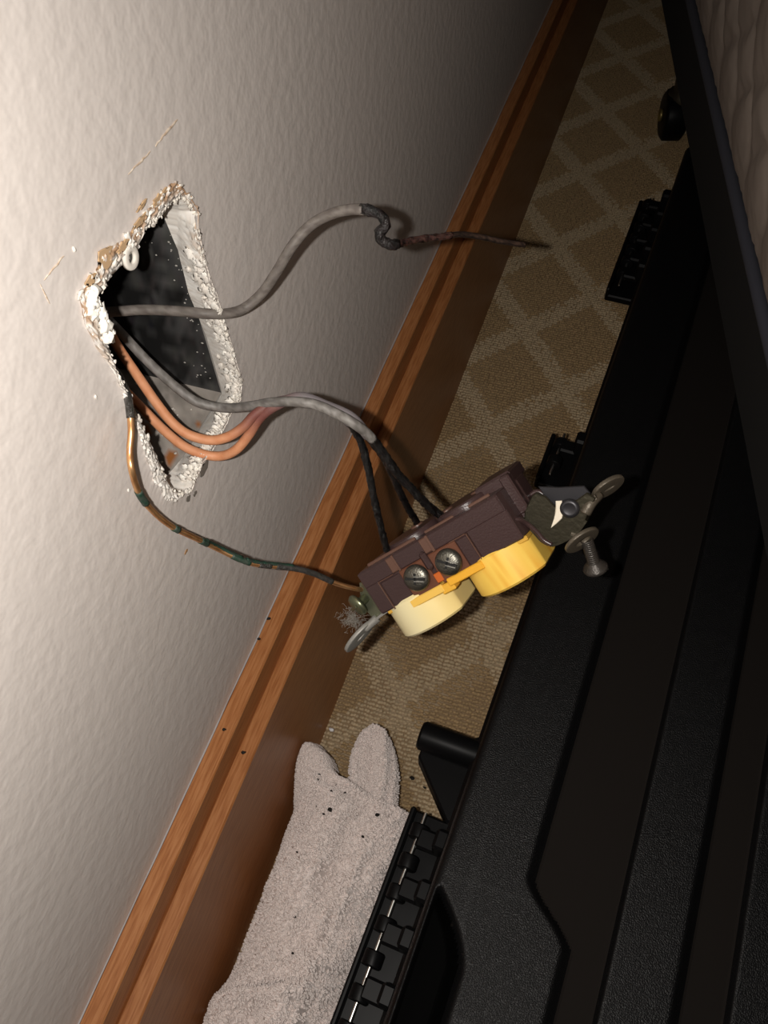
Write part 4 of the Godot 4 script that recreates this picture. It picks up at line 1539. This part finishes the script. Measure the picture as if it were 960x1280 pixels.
# a leaf-shaped flap standing up from the rag's far edge
func flap(a: float, b: float) -> Vector3:
	# a: 0 rim tip .. 1 root, b: across
	var c := Vector3(0.0545, 0.03, -0.1505).lerp(Vector3(0.064, 0.044, -0.107), a)
	var wd := 0.0165 * pow(sin(PI * clampf(0.10 + a * 0.66, 0.0, 1.0)), 0.6)
	var t := b * 2.0 - 1.0
	var side := Vector3(0.93, 0.0, 0.28)
	var lift := 0.012 * (1.0 - t * t) * (1.0 - 0.5 * a) - 0.012 * pow(maxf(t, 0.0), 2.0) - 0.006 * pow(maxf(-t, 0.0), 2.0)
	lift += 0.004 * exp(-pow((t - 0.4) * 7.0, 2.0)) - 0.007 * exp(-pow((t + 0.1) * 4.0, 2.0)) * sin(PI * a)
	lift += 0.006 * exp(-pow((absf(t) - 0.82) * 7.0, 2.0)) * smoothstep(0.0, 0.2, a) - 0.007 * exp(-pow((t + 0.15) * 2.2, 2.0)) * smoothstep(0.3, 0.7, a)
	return c + side * wd * t + Vector3(0, lift, 0)


# ---------------------------------------------------------------- crumbs of charred insulation
func crumb(at: Vector3, s: float, sd: int, label: String, group: String, mt: Material = null) -> void:
	var m := MB.new()
	lump(m, Vector3.ZERO, Vector3(s, s * 0.7, s * 0.8), sd, Color.WHITE, 0.6)
	var o := put("char_crumb" if mt == null else "plaster_crumb", m.mesh(), M.crumb if mt == null else mt)
	o.position = at
	tag(o, label, "crumb", group)


func build_crumbs() -> void:
	var k := 0
	for q in [[0.17, 0.5, 0.00072], [0.2, 0.42, 0.00068], [0.21, 0.62, 0.0007], [0.23, 0.5, 0.0008], [0.25, 0.56, 0.0007], [0.27, 0.4, 0.0007], [0.36, 0.7, 0.0012], [0.35, 0.36, 0.0013], [0.37, 0.33, 0.0007], [0.38, 0.62, 0.0007], [0.44, 0.66, 0.0008], [0.5, 0.25, 0.0006], [0.6, 0.42, 0.0007], [0.66, 0.5, 0.0006], [0.40, 0.2, 0.00065], [0.33, 0.25, 0.0006]]:
		var p := cloth_point(q[0], q[1])
		var big: float = q[2]
		crumb(p + Vector3(0, big * 0.6 + 0.0018, 0), big, k, "largest char crumb on the rag, left of its middle crease" if big == 0.0013 else "big char crumb near the rag's right-hand corner fold" if big == 0.0012 else "tiny black char crumb lying on the white terry rag", "char crumbs on the rag")
		k += 1
	for q in [[0.0042, 0.1391, -0.0955, 0.0009, "black char crumb on the upper wooden ledge near the rag"], [0.012, 0.123, -0.0925, 0.0010, "black char crumb on the lower wooden ledge near the rag"], [0.0015, 0.1391, -0.153, 0.0010, "larger black crumb against the wall on the baseboard left of the ground screw"], [0.0012, 0.1391, -0.1415, 0.0009, "black crumb against the wall on the baseboard below the larger one"]]:
		crumb(Vector3(q[0], q[1] + q[3] * 0.6, q[2]), q[3], k, q[4], "")
		k += 1
	for q in [[0.0775, -0.139, 0.0014], [0.086, -0.136, 0.0009]]:
		crumb(Vector3(q[0], 0.004, q[1]), q[2], k, "larger dark crumb on the carpet between rag and carrying lug" if q[2] > 0.001 else "smaller dark crumb on the carpet, right of the larger one", "char crumbs on the carpet")
		k += 1
	crumb(Vector3(0.021, 0.004, -0.152), 0.0017, k, "white plaster crumb on the carpet at the foot of the baseboard", "", M.plaster)
